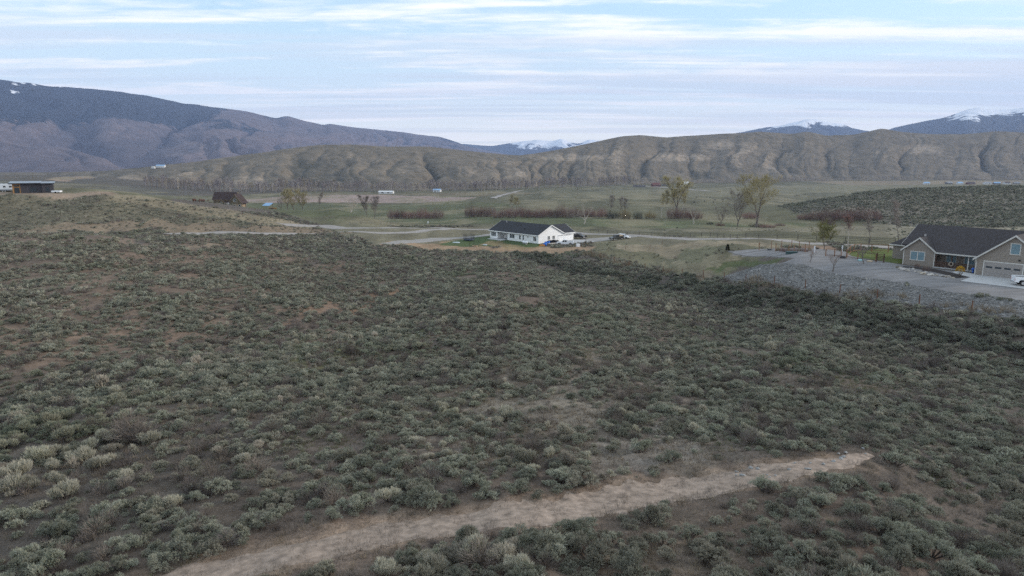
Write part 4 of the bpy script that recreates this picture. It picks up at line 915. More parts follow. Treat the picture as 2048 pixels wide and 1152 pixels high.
for x_ in (5.05, 7.4): MB().box(x_ - .07, x_ + .07, -.05, .09, .12, 2.5).build('porch_post', M_DARKWOOD, bh)
rl = MB().box(5.0, 9.72, -.02, .06, .98, 1.06).box(5.0, 9.72, -.01, .05, .2, .28).build('porch_rail', M_DARKWOOD, bh)
for k_ in range(30): MB().box(5.14 + k_ * .152, 5.22 + k_ * .152, 0, .04, .281, .979).build('slat', M_DARKWOOD, rl)
MB().bar((11.86,-3.75,2.45),(11.86,-3.42,1.95),.05).bar((11.86,-3.42,1.95),(11.86,-3.42,0),.05).build('downspout', M_TRIM, bh)
def bp_(x, y, z=0): q = BO + BU * x + (-BN) * y; return (q[0], q[1], BZ + z)
wr = MB()
for i in range(18): a = 2 * math.pi * i / 18; wr.ball((math.cos(a) * .3, 0, math.sin(a) * .3), .09, i, .5, sub=1)
wr = wr.build('wreath', mat('pale_wreath', (.36, .31, .25), .9, noise=.4, nscale=9), None); wr.location = bp_(7.4, -.16, .85); wr.rotation_euler = (0, 0, math.atan2(BU[1], BU[0])); tag(wr, 'round pale wreath hung on the porch railing', 'wreath')
po = MB().ball((0, 0, .55), .27, 3, .05).bar((0, 0, 0), (0, 0, .35), .2, 10, .1).build('gazing_ball', mat('blue_glaze', (.03, .12, .5), .25), None, True); po.location = bp_(11.0, -1.3, 0); tag(po, 'blue ceramic ball on a pedestal by the porch steps', 'ornament')
patch('driveway_slab', [(1903,545),(1914,542.5),(1953,549.5),(1960,551),(2060,562),(2110,567),(2110,588),(2030,576.5),(1920,563),(1941,555.5),(1925,552)], M_CONC, .8, .085)
patch('mulch_bed', [(1806,533),(1862,537.5),(1905,546.5),(1925,552.5),(1940,555),(1915,557.5),(1885,549),(1850,541),(1806,535)], mat('mulch', (.028, .022, .02), .98, noise=.4, nscale=6, bump=.8, bscale=18), .5, .075, jit=.1)

M_TRIM = M_TRIM_W
# ------------------------------------------------------------------ far houses
def simple_house(name, loc, rz, L, D, ze, zr, wall, roof, label, along='x', wins=(), oh=.5, trim=None, cat='house'):
    e = empty(name, loc, rz); MB().box(0, L, 0, D, -1.5, ze).build('wall', wall, e); tag(e, label, cat)
    if along == 'x':
        for a, b in ((.004, .2), (L - .2, L - .004)): MB().front([(0, ze + .002), (D, ze + .002), (D / 2, zr)], a, b).build('gable', wall, e)
    else:
        for a, b in ((.004, .2), (D - .2, D - .004)): MB().side([(0, ze + .002), (L, ze + .002), (L / 2, zr)], a, b).build('gable', wall, e)
    gable_roof(e, 0, L, 0, D, ze, zr, roof, along, oh, oh, .22, trim)
    for f, c, a, b, z0_, z1_ in wins: window(e, f, c, a, b, z0_, z1_, 1, 1)
    return e
M_OLIVE = siding_mat('olive_siding', (.145, .115, .07)); M_TANB = mat('tan_stone', (.30, .23, .155), .9, noise=.2, nscale=2); M_RBROWN = mat('red_brown_shingle', (.046, .030, .027), .9, noise=.3, nscale=3); M_OTRIM = mat('tan_trim', (.30, .22, .13), .7)
# lodge with brown roof below the hill: near corner from the photo, main ridge along local x, front gable
lo_ = hit(424, 411); lo_ = at(424, 411, 430.0); lg = empty('lodge_house', (lo_[0], lo_[1], lo_[2] + 1.0), R(2)); lg.scale = (.88, .88, .9); tag(lg, 'two-storey olive lodge house with dark red-brown roofs and porch below the hill', 'house')
MB().box(0, 15, 3, 13, -2.5, 3.0).build('wall', M_OLIVE, lg); gable_roof(lg, 0, 15, 3, 13, 3.0, 7.6, M_RBROWN, 'x', .7, .8, .25, M_OTRIM)
for a, b in ((.004, .2), (14.8, 14.996)): MB().front([(3, 3.002), (13, 3.002), (8, 7.5)], a, b).build('gable', M_OLIVE, lg)
MB().box(12.2, 21.0, 0, 9, -2.5, -.2).build('stone_base', M_TANB, lg); MB().side([(12.2, -.198), (21.0, -.198), (21.0, .6), (16.6, 6.3), (12.2, .6)], .05, 9).build('front_gable', M_OLIVE, lg); gable_roof(lg, 12.2, 21.0, 0, 11, .8, 6.4, M_RBROWN, 'y', .8, .7, .25, M_OTRIM, name='gable_roof')
MB().side([(3.2, -2.5), (9.6, -2.5), (9.6, .2), (6.4, 2.7), (3.2, .2)], .6, 4).build('side_gable', M_OLIVE, lg); gable_roof(lg, 3.2, 9.6, .6, 7, .3, 3.0, M_RBROWN, 'y', .7, .6, .22, M_OTRIM, name='dormer_roof')
window(lg, 'front', .05, 15.4, 17.0, 1.6, 3.4, 2, 1); window(lg, 'front', 0, 15.6, 16.6, -2.1, -.6, 1, 1); window(lg, 'front', 0, 18.8, 20.0, -2.1, -.6, 1, 1); window(lg, 'front', .6, 6.0, 6.9, -.5, 1.2, 1, 1)
MB().box(21.0, 23.6, 1, 8, .1, .35).build('porch_roof', M_RBROWN, lg); MB().box(23.1, 23.5, 1.1, 1.5, -2.5, .1).build('porch_post', M_DARKWOOD, lg)
MB().slab([(9.6, .5, .6), (12.4, .5, .6), (12.4, 3.5, 2.4), (9.6, 3.5, 2.4)], .2).build('entry_roof', M_RBROWN, lg)
# flat-roofed dark house on the hill
M_DARKSIDE = siding_mat('dark_siding', (.045, .042, .048), .25); M_CEDAR = mat('cedar', (.30, .165, .065), .8, noise=.25, nscale=5, stretch=(4, 1, .3)); M_METALROOF = mat('grey_metal_roof', (.22, .24, .27), .45, .3)
bl = at(26, 387.5, 245.0); bk = empty('dark_house', (bl[0], bl[1], CAMZ - 11.65), R(31)); bk.scale = (.86, .85, 1); tag(bk, 'dark modern house with flat grey roof and cedar entrance on the hilltop', 'house')
MB().box(2.8, 14.0, 0, 9, -.4, 3.3).build('wall', M_DARKSIDE, bk); MB().box(0, 2.798, .1, 9, -.4, 3.35).build('cedar_entry', M_CEDAR, bk); MB().box(10.2, 14.1, -.8, -.002, -.4, 3.25).build('front_bay', M_DARKSIDE, bk)
MB().slab([(-1.2, -1.0, 3.62), (9.9, -1.0, 3.62), (9.9, 10, 4.1), (-1.2, 10, 4.1)], .25).slab([(9.6, -1.4, 3.50), (14.7, -1.4, 3.50), (14.7, 10, 3.9), (9.6, 10, 3.9)], .24).build('roof', M_METALROOF, bk)
MB().box(-1.22, 9.92, -1.06, -1.0, 3.3, 3.64).box(9.6, 14.72, -1.46, -1.4, 3.2, 3.52).build('fascia', M_BLACK, bk)
window(bk, 'front', .1, .7, 2.3, .1, 2.0, 1, 1, frame=M_BLACK); window(bk, 'front', .1, .7, 2.3, 2.45, 2.9, 1, 1, frame=M_BLACK); window(bk, 'front', 0, 6.0, 8.2, .6, 2.0, 2, 1, frame=M_BLACK); window(bk, 'front', -.8, 11.6, 12.7, .6, 2.1, 1, 1, frame=M_BLACK)
MB().box(-1.5, 14.6, -2.0, -.1, -.5, -.05).build('footing', M_CONC, bk)
# scattered farm buildings far across the valley: (px, py of the foot, width m, depth m, eave, ridge, wall, roof, label)
M_BARNRED = mat('barn_red', (.13, .05, .04), .85, noise=.2); M_BLUEROOF = mat('blue_metal_roof', (.22, .38, .58), .4, .2); M_FARW = mat('weathered_white', (.62, .62, .62), .8, noise=.08); M_SHEDG = mat('shed_grey', (.16, .15, .15), .9, noise=.2)
M_GREYROOF = mat('far_grey_roof', (.24, .25, .27), .7)
for (px_, py_, w_, d_, ze_, zr_, wm, rm, lab, ct) in [
    (757,387.5,24,9,3.2,4.6,M_FARW,M_FARW,'long low white farm building with dark openings by the bare trees','farm building'),
    (866,384,13,9,3.4,5.2,M_FARW,M_BLUEROOF,'small white barn with pale blue roof at the far edge of the fields','barn'),
    (1306,373.5,18,11,4.5,8.5,M_BARNRED,M_BARNRED,'red barn at the foot of the bluffs','barn'),
    (1326,372,14,8,3.2,5.0,M_SHEDG,M_RBROWN,'low dark shed beside the red barn','shed'),
    (1368,370,13,9,4.5,8.0,M_FARW,M_FARW,'white gabled farmhouse at the foot of the bluffs','house'),
    (1266,374,26,8,2.5,4.0,M_SHEDG,M_RBROWN,'long dark cattle shed at the end of the farm road','shed'),
    (1850,360,14,9,3.5,6,M_FARW,M_BLUEROOF,'white house with blue roof beside the far hamlet','house'),
    (1896,359,15,9,3.5,6,M_SHEDG,M_GREYROOF,'grey house at the near end of the far hamlet','house'),
    (1918,358.5,13,9,3.5,6,M_FARW,M_BLUEROOF,'small white house with blue roof within the far hamlet','house'),
    (1938,359,20,9,3.5,6,M_BARNRED,M_RBROWN,'long brown-roofed red house in the far hamlet','house'),
    (1972,358.5,16,10,3.5,6,M_FARW,M_GREYROOF,'white house with grey roof in the far hamlet','house'),
    (1990,358,14,9,3.5,6,M_SHEDG,M_BLUEROOF,'grey house with blue roof in the far hamlet','house'),
    (2012,358.5,15,9,3.5,6,M_FARW,M_RBROWN,'white house with brown roof in the far hamlet','house'),
    (2030,358,13,9,3.5,6,M_TAUPE,M_GREYROOF,'taupe house with grey roof in the far hamlet','house')]:
    q = hit(px_, max(py_, 361.5)); q = at(px_, py_, min(q[1], 1750 if px_ > 1700 else q[1])); zz_ = gz(q[0], q[1])
    e = simple_house('farm_house' if ct == 'house' else 'farm_shed', (q[0], q[1], zz_), R(random.uniform(-14, 14)), w_, d_, ze_, zr_, wm, rm, lab, wins=[('front', 0, w_ * .2, w_ * .35, 1, 2.4), ('front', 0, w_ * .6, w_ * .75, 1, 2.4)], cat=ct)
q = at(312, 333.5, 1490); simple_house('ridge_house', (q[0], q[1], q[2] - .5), R(8), 17, 9, 2.6, 4.6, M_FARW, M_BLUEROOF, 'blue-roofed house perched on the crest of the long hill', wins=[('front', 0, 3, 5, .8, 2)])
q = at(303, 335, 1480); simple_house('ridge_shed', (q[0], q[1], q[2] - .5), R(0), 6, 5, 1.6, 2.4, M_FARW, M_FARW, 'small white shed beside the blue-roofed house on the crest', cat='shed')
q = at(527, 419.5, 398); zz_ = gz(q[0], q[1]); sh = empty('open_shelter', (q[0], q[1], zz_), R(-10)); tag(sh, 'open timber shelter with pale blue roof on the hill shoulder', 'shelter')
MB().slab([(-.5,-.6,2.3),(4.2,-.6,2.3),(4.8,3.0,3.7),(.1,3.0,3.7)], .15).build('roof', M_BLUEROOF, sh)
for x_, y_ in ((0,0),(3.8,0),(.2,2.8),(4.2,2.8)): MB().box(x_ - .12, x_ + .12, y_ - .12, y_ + .12, -.6, 2.2 + y_ * .4).build('post', M_OTRIM, sh)
for k_, (px_, py_) in enumerate([(541,421),(549,420),(544,424)]):
    q = at(px_, py_, 394); c_ = MB().box(-1, 1, -.8, .8, -.4, 1.6 - .3 * k_).box(-1.1, 1.1, -.9, .9, 1.6 - .3 * k_, 1.75 - .3 * k_).build('timber_bin', [M_OTRIM, M_CEDAR, M_DARKWOOD][k_]); c_.location = (q[0], q[1], gz(q[0], q[1])); tag(c_, ['tall tan timber bin beside the blue-roofed shelter', 'orange-brown timber bin beside the shelter', 'dark low timber bin in front of the shelter'][k_], 'bin')
# ------------------------------------------------------------------ trees
def tree_geo(seed, h, width=.7, fork=.2, leaders=3, limbs=9, subs=5, twigs=6, tl=.07, tw=.0013, rad=.018, up=.5, leaves=0, ls=.012, low=.28, wander=.05):
    """leaders, limbs, side branches and twigs of a tree of unit height; leaves or buds along the twigs"""
    g = np.random.default_rng(seed); segs = []; ends = []
    def path(p, d, ln, n, r0, r1, lv, bend=.0, wd=wander):
        q = p.copy(); pts = [q]
        for i in range(n):
            d = unit(d + g.normal(0, wd * 2.2, 3) + np.array([0, 0, bend])); e = q + d * ln / n; segs.append((q, e, r0 + (r1 - r0) * i / n, r0 + (r1 - r0) * (i + 1) / n, lv)); q = e; pts.append(q)
        return pts, d
    base, _ = path(np.array([0, 0, -.015]), np.array([g.normal(0, .04), g.normal(0, .04), 1.0]), fork + .015, 3, rad, rad * .85, 0)
    a0 = g.uniform(0, 6.28)
    for l_ in range(leaders):
        a = a0 + 6.283 * l_ / leaders + g.normal(0, .25); tiltv = (0 if leaders == 1 else width * .42 * g.uniform(.55, 1.2)); d = unit(np.array([math.cos(a) * tiltv, math.sin(a) * tiltv, 1.0 - fork])); ln = (1 - fork) * g.uniform(.78, .98) * (1 if leaders == 1 else .96)
        lp_, _ = path(base[-1], d, ln, 8, rad * .75 / math.sqrt(max(1, leaders * .6)), rad * .1, 1, .05)
        lp_ = np.array(lp_)
        for j in range(limbs):
            t = (j + g.uniform(.1, .9)) / limbs; t = low + (1 - low) * t; k = t * 8; i = min(int(k), 7); p = lp_[i] + (lp_[i + 1] - lp_[i]) * (k - i); prof = math.sin(math.pi * min(1, max(.06, ((t - low) / (1 - low)) * .70 + .27))) ** .7
            az = j * 2.4 + g.normal(0, .4) + l_; el = up * g.uniform(.5, 1.4); dd = unit(np.array([math.cos(az), math.sin(az), el])); ll = width * .5 * prof * g.uniform(.6, 1.1) * (1 if leaders == 1 else .72)
            mp, md_ = path(p, dd, ll, 4, rad * .22, rad * .07, 2, .10, .09)
            for m_ in range(subs):
                u = .12 + .88 * (m_ + g.uniform()) / subs; kk = u * 4; ii = min(int(kk), 3); p2 = mp[ii] + (mp[ii + 1] - mp[ii]) * (kk - ii); d2 = unit(md_ * .7 + rdir(1, -.3, 1, g)[0] * .9 + np.array([0, 0, up * .5])); sp_, sd = path(p2, d2, ll * .42 * g.uniform(.6, 1.2) + .02, 3, rad * .06, rad * .03, 3, .08, .12)
                ends += [(q, sd) for q in sp_[1:]]
            ends.append((mp[-1], md_))
        ends.append((lp_[-1], d))
    P0, P1, R0, R1, LV = map(np.array, zip(*segs)); k = 1 / (P1[:, 2].max() + tl * .3); P0 = P0 * k; P1 = P1 * k
    E = np.array([e[0] for e in ends]) * k; Dd = np.array([e[1] for e in ends]); C = np.repeat(E, twigs, 0); D = unit(np.repeat(Dd, twigs, 0) * .8 + rdir(len(C), g=g) * .9 + np.array([0, 0, .25]))
    ln = tl * g.uniform(.35, 1.15, len(C)); tg = blades((C + rdir(len(C), g=g) * tl * .1) * h, D, ln * h, tw * h, g, .4)
    th = tubes(P0[LV < 2] * h, P1[LV < 2] * h, R0[LV < 2] * h * k, R1[LV < 2] * h * k, 6); tn = tubes(P0[LV >= 2] * h, P1[LV >= 2] * h, np.maximum(R0[LV >= 2] * h * k, .010), np.maximum(R1[LV >= 2] * h * k, .006), 3)
    lv_ = None
    if leaves:
        n = int(len(C) * leaves); ii = g.integers(0, len(C), n); p = C[ii] + D[ii] * ln[ii][:, None] * g.uniform(.2, 1.1, (n, 1)) + rdir(n, g=g) * .012; lv_ = blades(p * h, rdir(n, g=g), ls * h * g.uniform(.6, 1.3, n), ls * h * .7, g, .7)
    return th, tn, tg, lv_
M_BARK = mat('grey_bark', (.14, .12, .105), .95, noise=.35, nscale=3, stretch=(1, 1, .3)); M_BARKP = mat('pale_bark', (.42, .385, .34), .9, noise=.2, nscale=3)
M_TWIG = leaf_mat('bare_twig', (.20, .172, .155), (.245, .21, .19), None, .3); M_TWIGP = leaf_mat('pale_twig', (.33, .29, .25), (.40, .36, .31), None, .3); M_TWIGO = leaf_mat('ochre_twig', (.26, .22, .15), (.31, .265, .18), None, .3)
M_TWIGM = leaf_mat('mauve_twig', (.235, .20, .195), (.30, .265, .25), None, .02)
M_BUDY = leaf_mat('yellow_green_bud', (.30, .275, .11), (.36, .32, .13), None, .2, .3); M_BUDG = leaf_mat('young_green_leaf', (.115, .125, .035), (.155, .15, .05), None, .25, .3); M_BUDR = leaf_mat('red_bud', (.20, .075, .055), (.26, .10, .075), None, .3, .2); M_FORS = leaf_mat('forsythia_bloom', (.36, .22, .03), (.46, .29, .045), None, 2, .2)
_tree_cache = {}
def tree(name, px, py, Y, h, style, label, group=None, **kw):
    q = at(px, py, Y); z = gz(q[0], q[1]); e = empty(name, (q[0], q[1], z - .05), random.uniform(0, 6.28)); tag(e, label, 'tree', group)
    key = (style, round(h, 1), tuple(sorted(kw.items())))
    if key not in _tree_cache:
        wood, twig, leaf = STYLES[style][:3]; th, tn, tg, lv_ = tree_geo(h=h, **{**STYLES[style][3], **kw})
        cr = join(tn, tg); _tree_cache[key] = (np_mesh('trunk', *th, wood), np_mesh('crown', *cr, twig), np_mesh('leaves', *lv_, leaf) if lv_ else None)
    a, b, c_ = _tree_cache[key]
    def ch(nm, me, par): o = bpy.data.objects.new(nm, me); o.parent = par; col.objects.link(o); return o
    ch('trunk', a, e); cr = ch('crown', b, e)
    if c_: ch('leaves', c_, cr)
    return e
STYLES = {
 'cotton': (M_BARK, M_TWIGO, M_BUDY, dict(seed=1, width=.85, leaders=3, limbs=10, subs=5, twigs=12, leaves=1.5, ls=.0075, rad=.020, tw=.0014, tl=.085, low=.12, fork=.16)),
 'bare':   (M_BARK, M_TWIG, None, dict(seed=2, width=.85, leaders=3, limbs=9, subs=5, twigs=10, fork=.14, tw=.0016, tl=.085, low=.12)),
 'pale':   (M_BARKP, M_TWIGP, None, dict(seed=3, width=.9, leaders=3, limbs=7, subs=4, twigs=4, fork=.18, wander=.12, tw=.0026, rad=.024)),
 'slim':   (M_BARKP, M_TWIGO, M_BUDY, dict(seed=4, width=.36, leaders=1, limbs=16, subs=4, twigs=8, up=1.2, low=.30, rad=.012, leaves=1.4, ls=.008, tw=.002, tl=.09)),
 'slimbare': (M_BARK, M_TWIG, None, dict(seed=5, width=.36, leaders=1, limbs=16, subs=4, twigs=9, up=1.3, low=.22, rad=.012, tw=.002, tl=.09)),
 'green':  (M_BARK, M_TWIGO, M_BUDG, dict(seed=6, width=1.25, leaders=4, limbs=9, subs=5, twigs=8, fork=.14, low=.2, up=.35, leaves=2.0, ls=.012, tw=.002)),
 'red':    (M_BARKP, M_TWIG, M_BUDR, dict(seed=7, width=.42, leaders=1, limbs=16, subs=4, twigs=8, up=1.0, low=.42, rad=.014, leaves=.45, ls=.015, tw=.002)),
 'young':  (M_BARK, M_TWIG, M_BUDR, dict(seed=8, width=.9, leaders=3, limbs=5, subs=3, twigs=3, fork=.36, low=.15, tl=.1, tw=.005, rad=.028, leaves=.2, ls=.02)),
}
VT = 'valley trees'
tree('cottonwood_tree', 1512, 456, 290, 22.5, 'cotton', 'tall broad cottonwood in yellow-green bud beyond the county road', VT)
tree('bare_tree', 1474, 453, 300, 16.5, 'bare', 'leafless grey tree beside the tall budding cottonwood', VT)
tree('bare_tree', 1440, 452, 310, 9, 'bare', 'small leafless grey tree with spreading limbs by the willows', VT, seed=21)
tree('cottonwood_tree', 1352, 437, 430, 25, 'cotton', 'tall tapering ochre-green cottonwood rising above pale slender trunks', VT, seed=31, width=.6, low=.3)
for i, (px_, h_) in enumerate(((1322, 15), (1333, 17), (1342, 15.5), (1362, 16.5))): tree('aspen_tree', px_, 437, 425 + 4 * i, h_, 'slim', 'slender pale-trunked tree in yellow-green bud in the clump around the tall cottonwood', 'pale slender trees in the clump', seed=41 + i)
tree('pale_tree', 1387, 447, 335, 9.5, 'pale', 'small pale leafless tree beside the round red willow', VT, seed=51)
tree('pale_tree', 1168, 447, 345, 10.8, 'pale', 'whitish leafless tree with twisted limbs behind the white house', VT)
for i, px_ in enumerate((1024, 1031, 1037)): tree('aspen_tree', px_, 424, 505, 13 - i, 'slim', 'pale slender tree standing in the red willow row', 'pale trees in the willow row', seed=61 + i)
for i, px_ in enumerate((1222, 1238, 1252)): tree('bare_tree', px_, 437, 415 + 5 * i, 14.5 - i, 'slimbare', 'thin grey leafless tree in the loose clump behind the dark shrubs', 'thin grey trees behind the shrubs', seed=71 + i, width=.55)
for i, (px_, py_, h_) in enumerate(((575, 434, 12.5), (590, 438, 14), (606, 440, 13))): tree('cottonwood_tree', px_, py_, 395 + 6 * i, h_, 'cotton', 'budding olive-green tree in the trio beside the hill shoulder', 'olive trees beside the hill shoulder', seed=81 + i, width=.8)
tree('bare_tree', 641, 440, 400, 12.5, 'slimbare', 'faint thin leafless tree in the green meadow near the road bend', VT, seed=91)
tree('pale_tree', 703, 443, 392, 13.5, 'pale', 'leafless tree with pale leaning trunk in the meadow', VT, seed=93)
for i, px_ in enumerate((736, 748)): tree('bare_tree', px_, 440, 398 + 6 * i, 15, 'slimbare', 'grey multi-stemmed leafless tree of the meadow pair', 'leafless meadow pair', seed=95 + i, width=.6, leaders=2)
tree('bare_tree', 562, 424, 396, 8, 'bare', 'dark spreading leafless tree next to the blue-roofed shelter', VT, seed=97)
YT = 'trees around the gravel pad'
tree('willow_tree', 1648, 513, 137, 6.2, 'green', 'broad low tree in young green leaf at the yard fence', YT)
tree('maple_tree', 1694, 512, 138, 7.4, 'red', 'slim tree with red buds and pale trunk inside the yard', YT)
tree('poplar_tree', 1737, 502, 150, 8.2, 'slimbare', 'thin leafless poplar standing in the lawn', YT, seed=101)
tree('poplar_tree', 1795, 497, 156, 10.5, 'slimbare', 'tall thin leafless poplar behind the side wing of the taupe house', YT, seed=103)
tree('sapling', 1619, 528, 121, 2.5, 'young', 'sapling with reddish twigs on the gravel by the white post', YT)
tree('sapling', 1666, 542, 113.5, 3.1, 'young', 'wide forked leafless sapling in the middle of the gravel pad', YT, seed=111)
tree('sapling', 1726, 533, 117.5, 3.3, 'young', 'straight leafless sapling on the gravel in front of the wooden gate', YT, seed=113)
# conifer shrub at the pad's corner
q = hit(1455, 501.5); g_ = np.random.default_rng(5); n_b = 900; zz_ = g_.uniform(.02, 1, n_b); aa = g_.uniform(0, 6.28, n_b); rr_ = .42 * (1 - zz_) ** .7 * g_.uniform(.5, 1, n_b)
e = empty('conifer_shrub', tuple(q)); tag(e, 'small dark cone-shaped evergreen at the corner of the gravel pad', 'shrub')
me = np_mesh('foliage', *blades(np.stack([rr_ * np.cos(aa), rr_ * np.sin(aa), zz_ * 1.35 + .05], 1), np.stack([np.cos(aa), np.sin(aa), np.full(n_b, .6)], 1), .2, .05, g_), leaf_mat('dark_conifer', (.028, .032, .018), (.045, .045, .025), None, 2)); o = bpy.data.objects.new('foliage', me); o.parent = e; col.objects.link(o)
MB().bar((0, 0, -.1), (0, 0, 1.2), .05, 6, .02).build('stem', M_BARK, e)

def thicket_geo(seed, n=620):
    g = np.random.default_rng(seed); a = g.uniform(0, 6.28, n); r = np.sqrt(g.uniform(0, 1, n)); top = np.sqrt(np.clip(1 - (r * .92) ** 2, 0, 1)) * g.uniform(.5, 1.08, n) * (.75 + .5 * vnoise(np.cos(a) * r * 3 + seed, np.sin(a) * r * 3, seed)); t0 = g.uniform(0, .75, n)
    b = np.stack([r * np.cos(a) * .42, r * np.sin(a) * .42, np.full(n, -.02)], 1); tip = np.stack([r * np.cos(a) * .55, r * np.sin(a) * .55, top], 1); p = b + (tip - b) * t0[:, None]
    st = blades(p, tip - b + rdir(n, g=g) * .10, .30, .007, g, .5); k = 70; sel = g.integers(0, n, k)
    return st, tubes(b[sel], b[sel] + (tip - b)[sel] * .7, np.full(k, .006), np.full(k, .003), 3)
M_WILLOW = leaf_mat('red_willow_stem', (.175, .105, .097), (.225, .142, .125), (.20, .15, .13), .12); M_WILLOWY = leaf_mat('ochre_willow_stem', (.18, .145, .07), (.22, .175, .09), None, .12); M_SCRUBG = leaf_mat('dark_green_scrub', (.05, .058, .04), (.075, .08, .055), None, .15)
THK = {m_.name: [(np_mesh('stems', *(gg := thicket_geo(300 + i))[0], m_), np_mesh('base_stems', *gg[1], M_BARK)) for i in range(3)] for m_ in (M_WILLOW, M_WILLOWY, M_SCRUBG)}
def thicket(px, py, wpx, hpx, m_, label, group, Y=None, i=0, name='willow_thicket'):
    q = hit(px, py) if Y is None else at(px, py, Y); s = q[1] / FPX; e = empty(name, (q[0], q[1], gz(q[0], q[1]) - .1), random.uniform(0, 6.28)); w_ = wpx * s * .95; e.scale = (w_, w_ * .85, hpx * s * random.uniform(1.15, 1.6)); tag(e, label, 'shrub', group)
    for nm, me in zip(('stems', 'base_stems'), THK[m_.name][i % 3]):
        o = bpy.data.objects.new(nm, me); o.parent = e; col.objects.link(o)
for i, px_ in enumerate(range(786, 880, 15)): thicket(px_, 437, 27, 15 + 3 * random.random(), M_WILLOW, 'red-brown willow clump in the short hedge-like row near the road bend', 'willow row near the road bend', i=i)
for i, px_ in enumerate(range(940, 1215, 14)): thicket(px_, 434 + random.uniform(-1, 2), 25, 15 + 6 * random.random(), M_WILLOW, 'purple-brown willow clump in the long row behind the white house', 'willow row behind the white house', i=i)
for i, (px_, py_, w_, h_) in enumerate(((1225,437,30,16),(1250,438,28,17),(1275,438,26,15),(1300,437,30,14))): thicket(px_, py_, w_, h_, (M_SCRUBG, M_WILLOWY)[i % 2], ('dark green scrub clump at the end of the willow row', 'ochre scrub clump at the end of the willow row')[i % 2], 'mixed scrub at the end of the willow row', i=i, name='scrub_thicket')
for i, (px_, py_, w_, h_) in enumerate(((1348,437,36,18),(1368,437,40,20),(1388,438,34,17))): thicket(px_, py_, w_, h_, M_WILLOW, 'rounded red willow below the pale slender trees', 'red willows below the pale trees', i=i)
for i, (px_, py_, w_, h_) in enumerate(((1608,439,34,11),(1630,440,40,17),(1655,440,44,20),(1684,440,44,20),(1712,441,48,24),(1742,441,44,23))): thicket(px_, py_, w_, h_, M_WILLOW, 'red willow clump at the foot of the sage hill', 'red willows at the foot of the hill', i=i)
thicket(1655, 450, 34, 15, M_WILLOW, 'lone red-brown willow standing in front of the willow row', None, i=1)
for i, (px_, py_, w_, h_) in enumerate(((1440,452,22,6),(1515,454,40,7),(1535,455,36,6),(1420,449,18,5),(1560,452,24,7))): thicket(px_, py_, w_, h_, M_SCRUBG if i % 2 else M_WILLOW, ('low dark brush around the foot of the tall cottonwood', 'low brown brush near the tall cottonwood')[i % 2], 'low brush around the cottonwoods', i=i, name='brush')
thicket(1500, 437, 36, 15, M_WILLOW, 'russet shrub behind the leafless grey tree', None, i=2, name='russet_shrub')
# forsythia and foundation shrubs
q = hit(1919, 553); n_b = 700; g_ = np.random.default_rng(9); dd_ = rdir(n_b, -.1, 1, g_); rr_ = g_.uniform(.5, 1, (n_b, 1)) ** .5
e = empty('forsythia', tuple(q)); tag(e, 'bright yellow forsythia in the mulch bed by the porch', 'shrub'); me = np_mesh('blossom', *blades(dd_ * rr_ * np.array([.62, .62, .75]) + np.array([0, 0, .85]), dd_ + np.array([0, 0, .8]), .12, .05, g_), M_FORS); o = bpy.data.objects.new('blossom', me); o.parent = e; col.objects.link(o)
k = 24; dd_ = rdir(k, .4, 1, g_); me = np_mesh('stems', *tubes(np.zeros((k, 3)), dd_ * np.array([.5, .5, 1.2]), np.full(k, .02), np.full(k, .008), 4), M_BARK); o = bpy.data.objects.new('stems', me); o.parent = e; col.objects.link(o)
for i, (px_, py_, h_, lab) in enumerate(((1852,543,13,'leafless purple-grey shrub by the corner of the front gable'),(1834,534,9,'low leafless shrub under the gable window'),(1795,536,6,'low yellow-green shrub at the end of the stone border'))): thicket(px_, py_, h_ * 1.3, h_, (M_WILLOW, M_WILLOW, M_WILLOWY)[i], lab, None, i=i, name='garden_shrub')

# bare cottonwoods massed along the river below the bluffs: one far wood
LOWT = []
for i in range(5):
    th, tn, tg, _ = tree_geo(400 + i, 1.0, .42, .2, 1, 10, 2, 5, .10, .008, .016, 1.0, low=.22); LOWT.append(np_mesh('far_tree', *join(th, tubes(np.array([[0, 0, -.05]]), np.array([[0, 0, .6]]), np.array([.012]), np.array([.006]), 4), tg), (M_TWIGM, M_TWIGM, M_TWIGP, M_TWIGM, M_TWIGO)[i]))
fp = np.array([(-500,1150),(0,1150),(300,1080),(500,1150),(750,1280),(1000,1330),(1400,1850),(1700,2050),(2600,2300)], float)
n = 1700; pxs = np.concatenate([rng.uniform(290, 1250, int(n * .72)), rng.uniform(1250, 2050, n - int(n * .72))]); Yf_ = np.interp(pxs, fp[:, 0], fp[:, 1]); dens = fbm(pxs / 30, pxs * 0, 3, 5)
Yt = Yf_ + rng.normal(-18, 26, n) - 10; tx_, _ = ray(pxs, np.full(n, 385.0)); xt = tx_ * Yt; ht = rng.uniform(9, 19, n) * (.6 + .9 * dens) * np.where(pxs > 1300, .6, 1); zt = hz(xt, Yt) - .3
c_ = src_collection('far_tree_sources', LOWT); gn_scatter('river_woods', np.stack([xt, Yt, zt], 1), np.stack([ht * .9, ht * .9, ht], 1), rng.uniform(0, 6.28, n), rng.integers(0, 5, n), c_, .03)
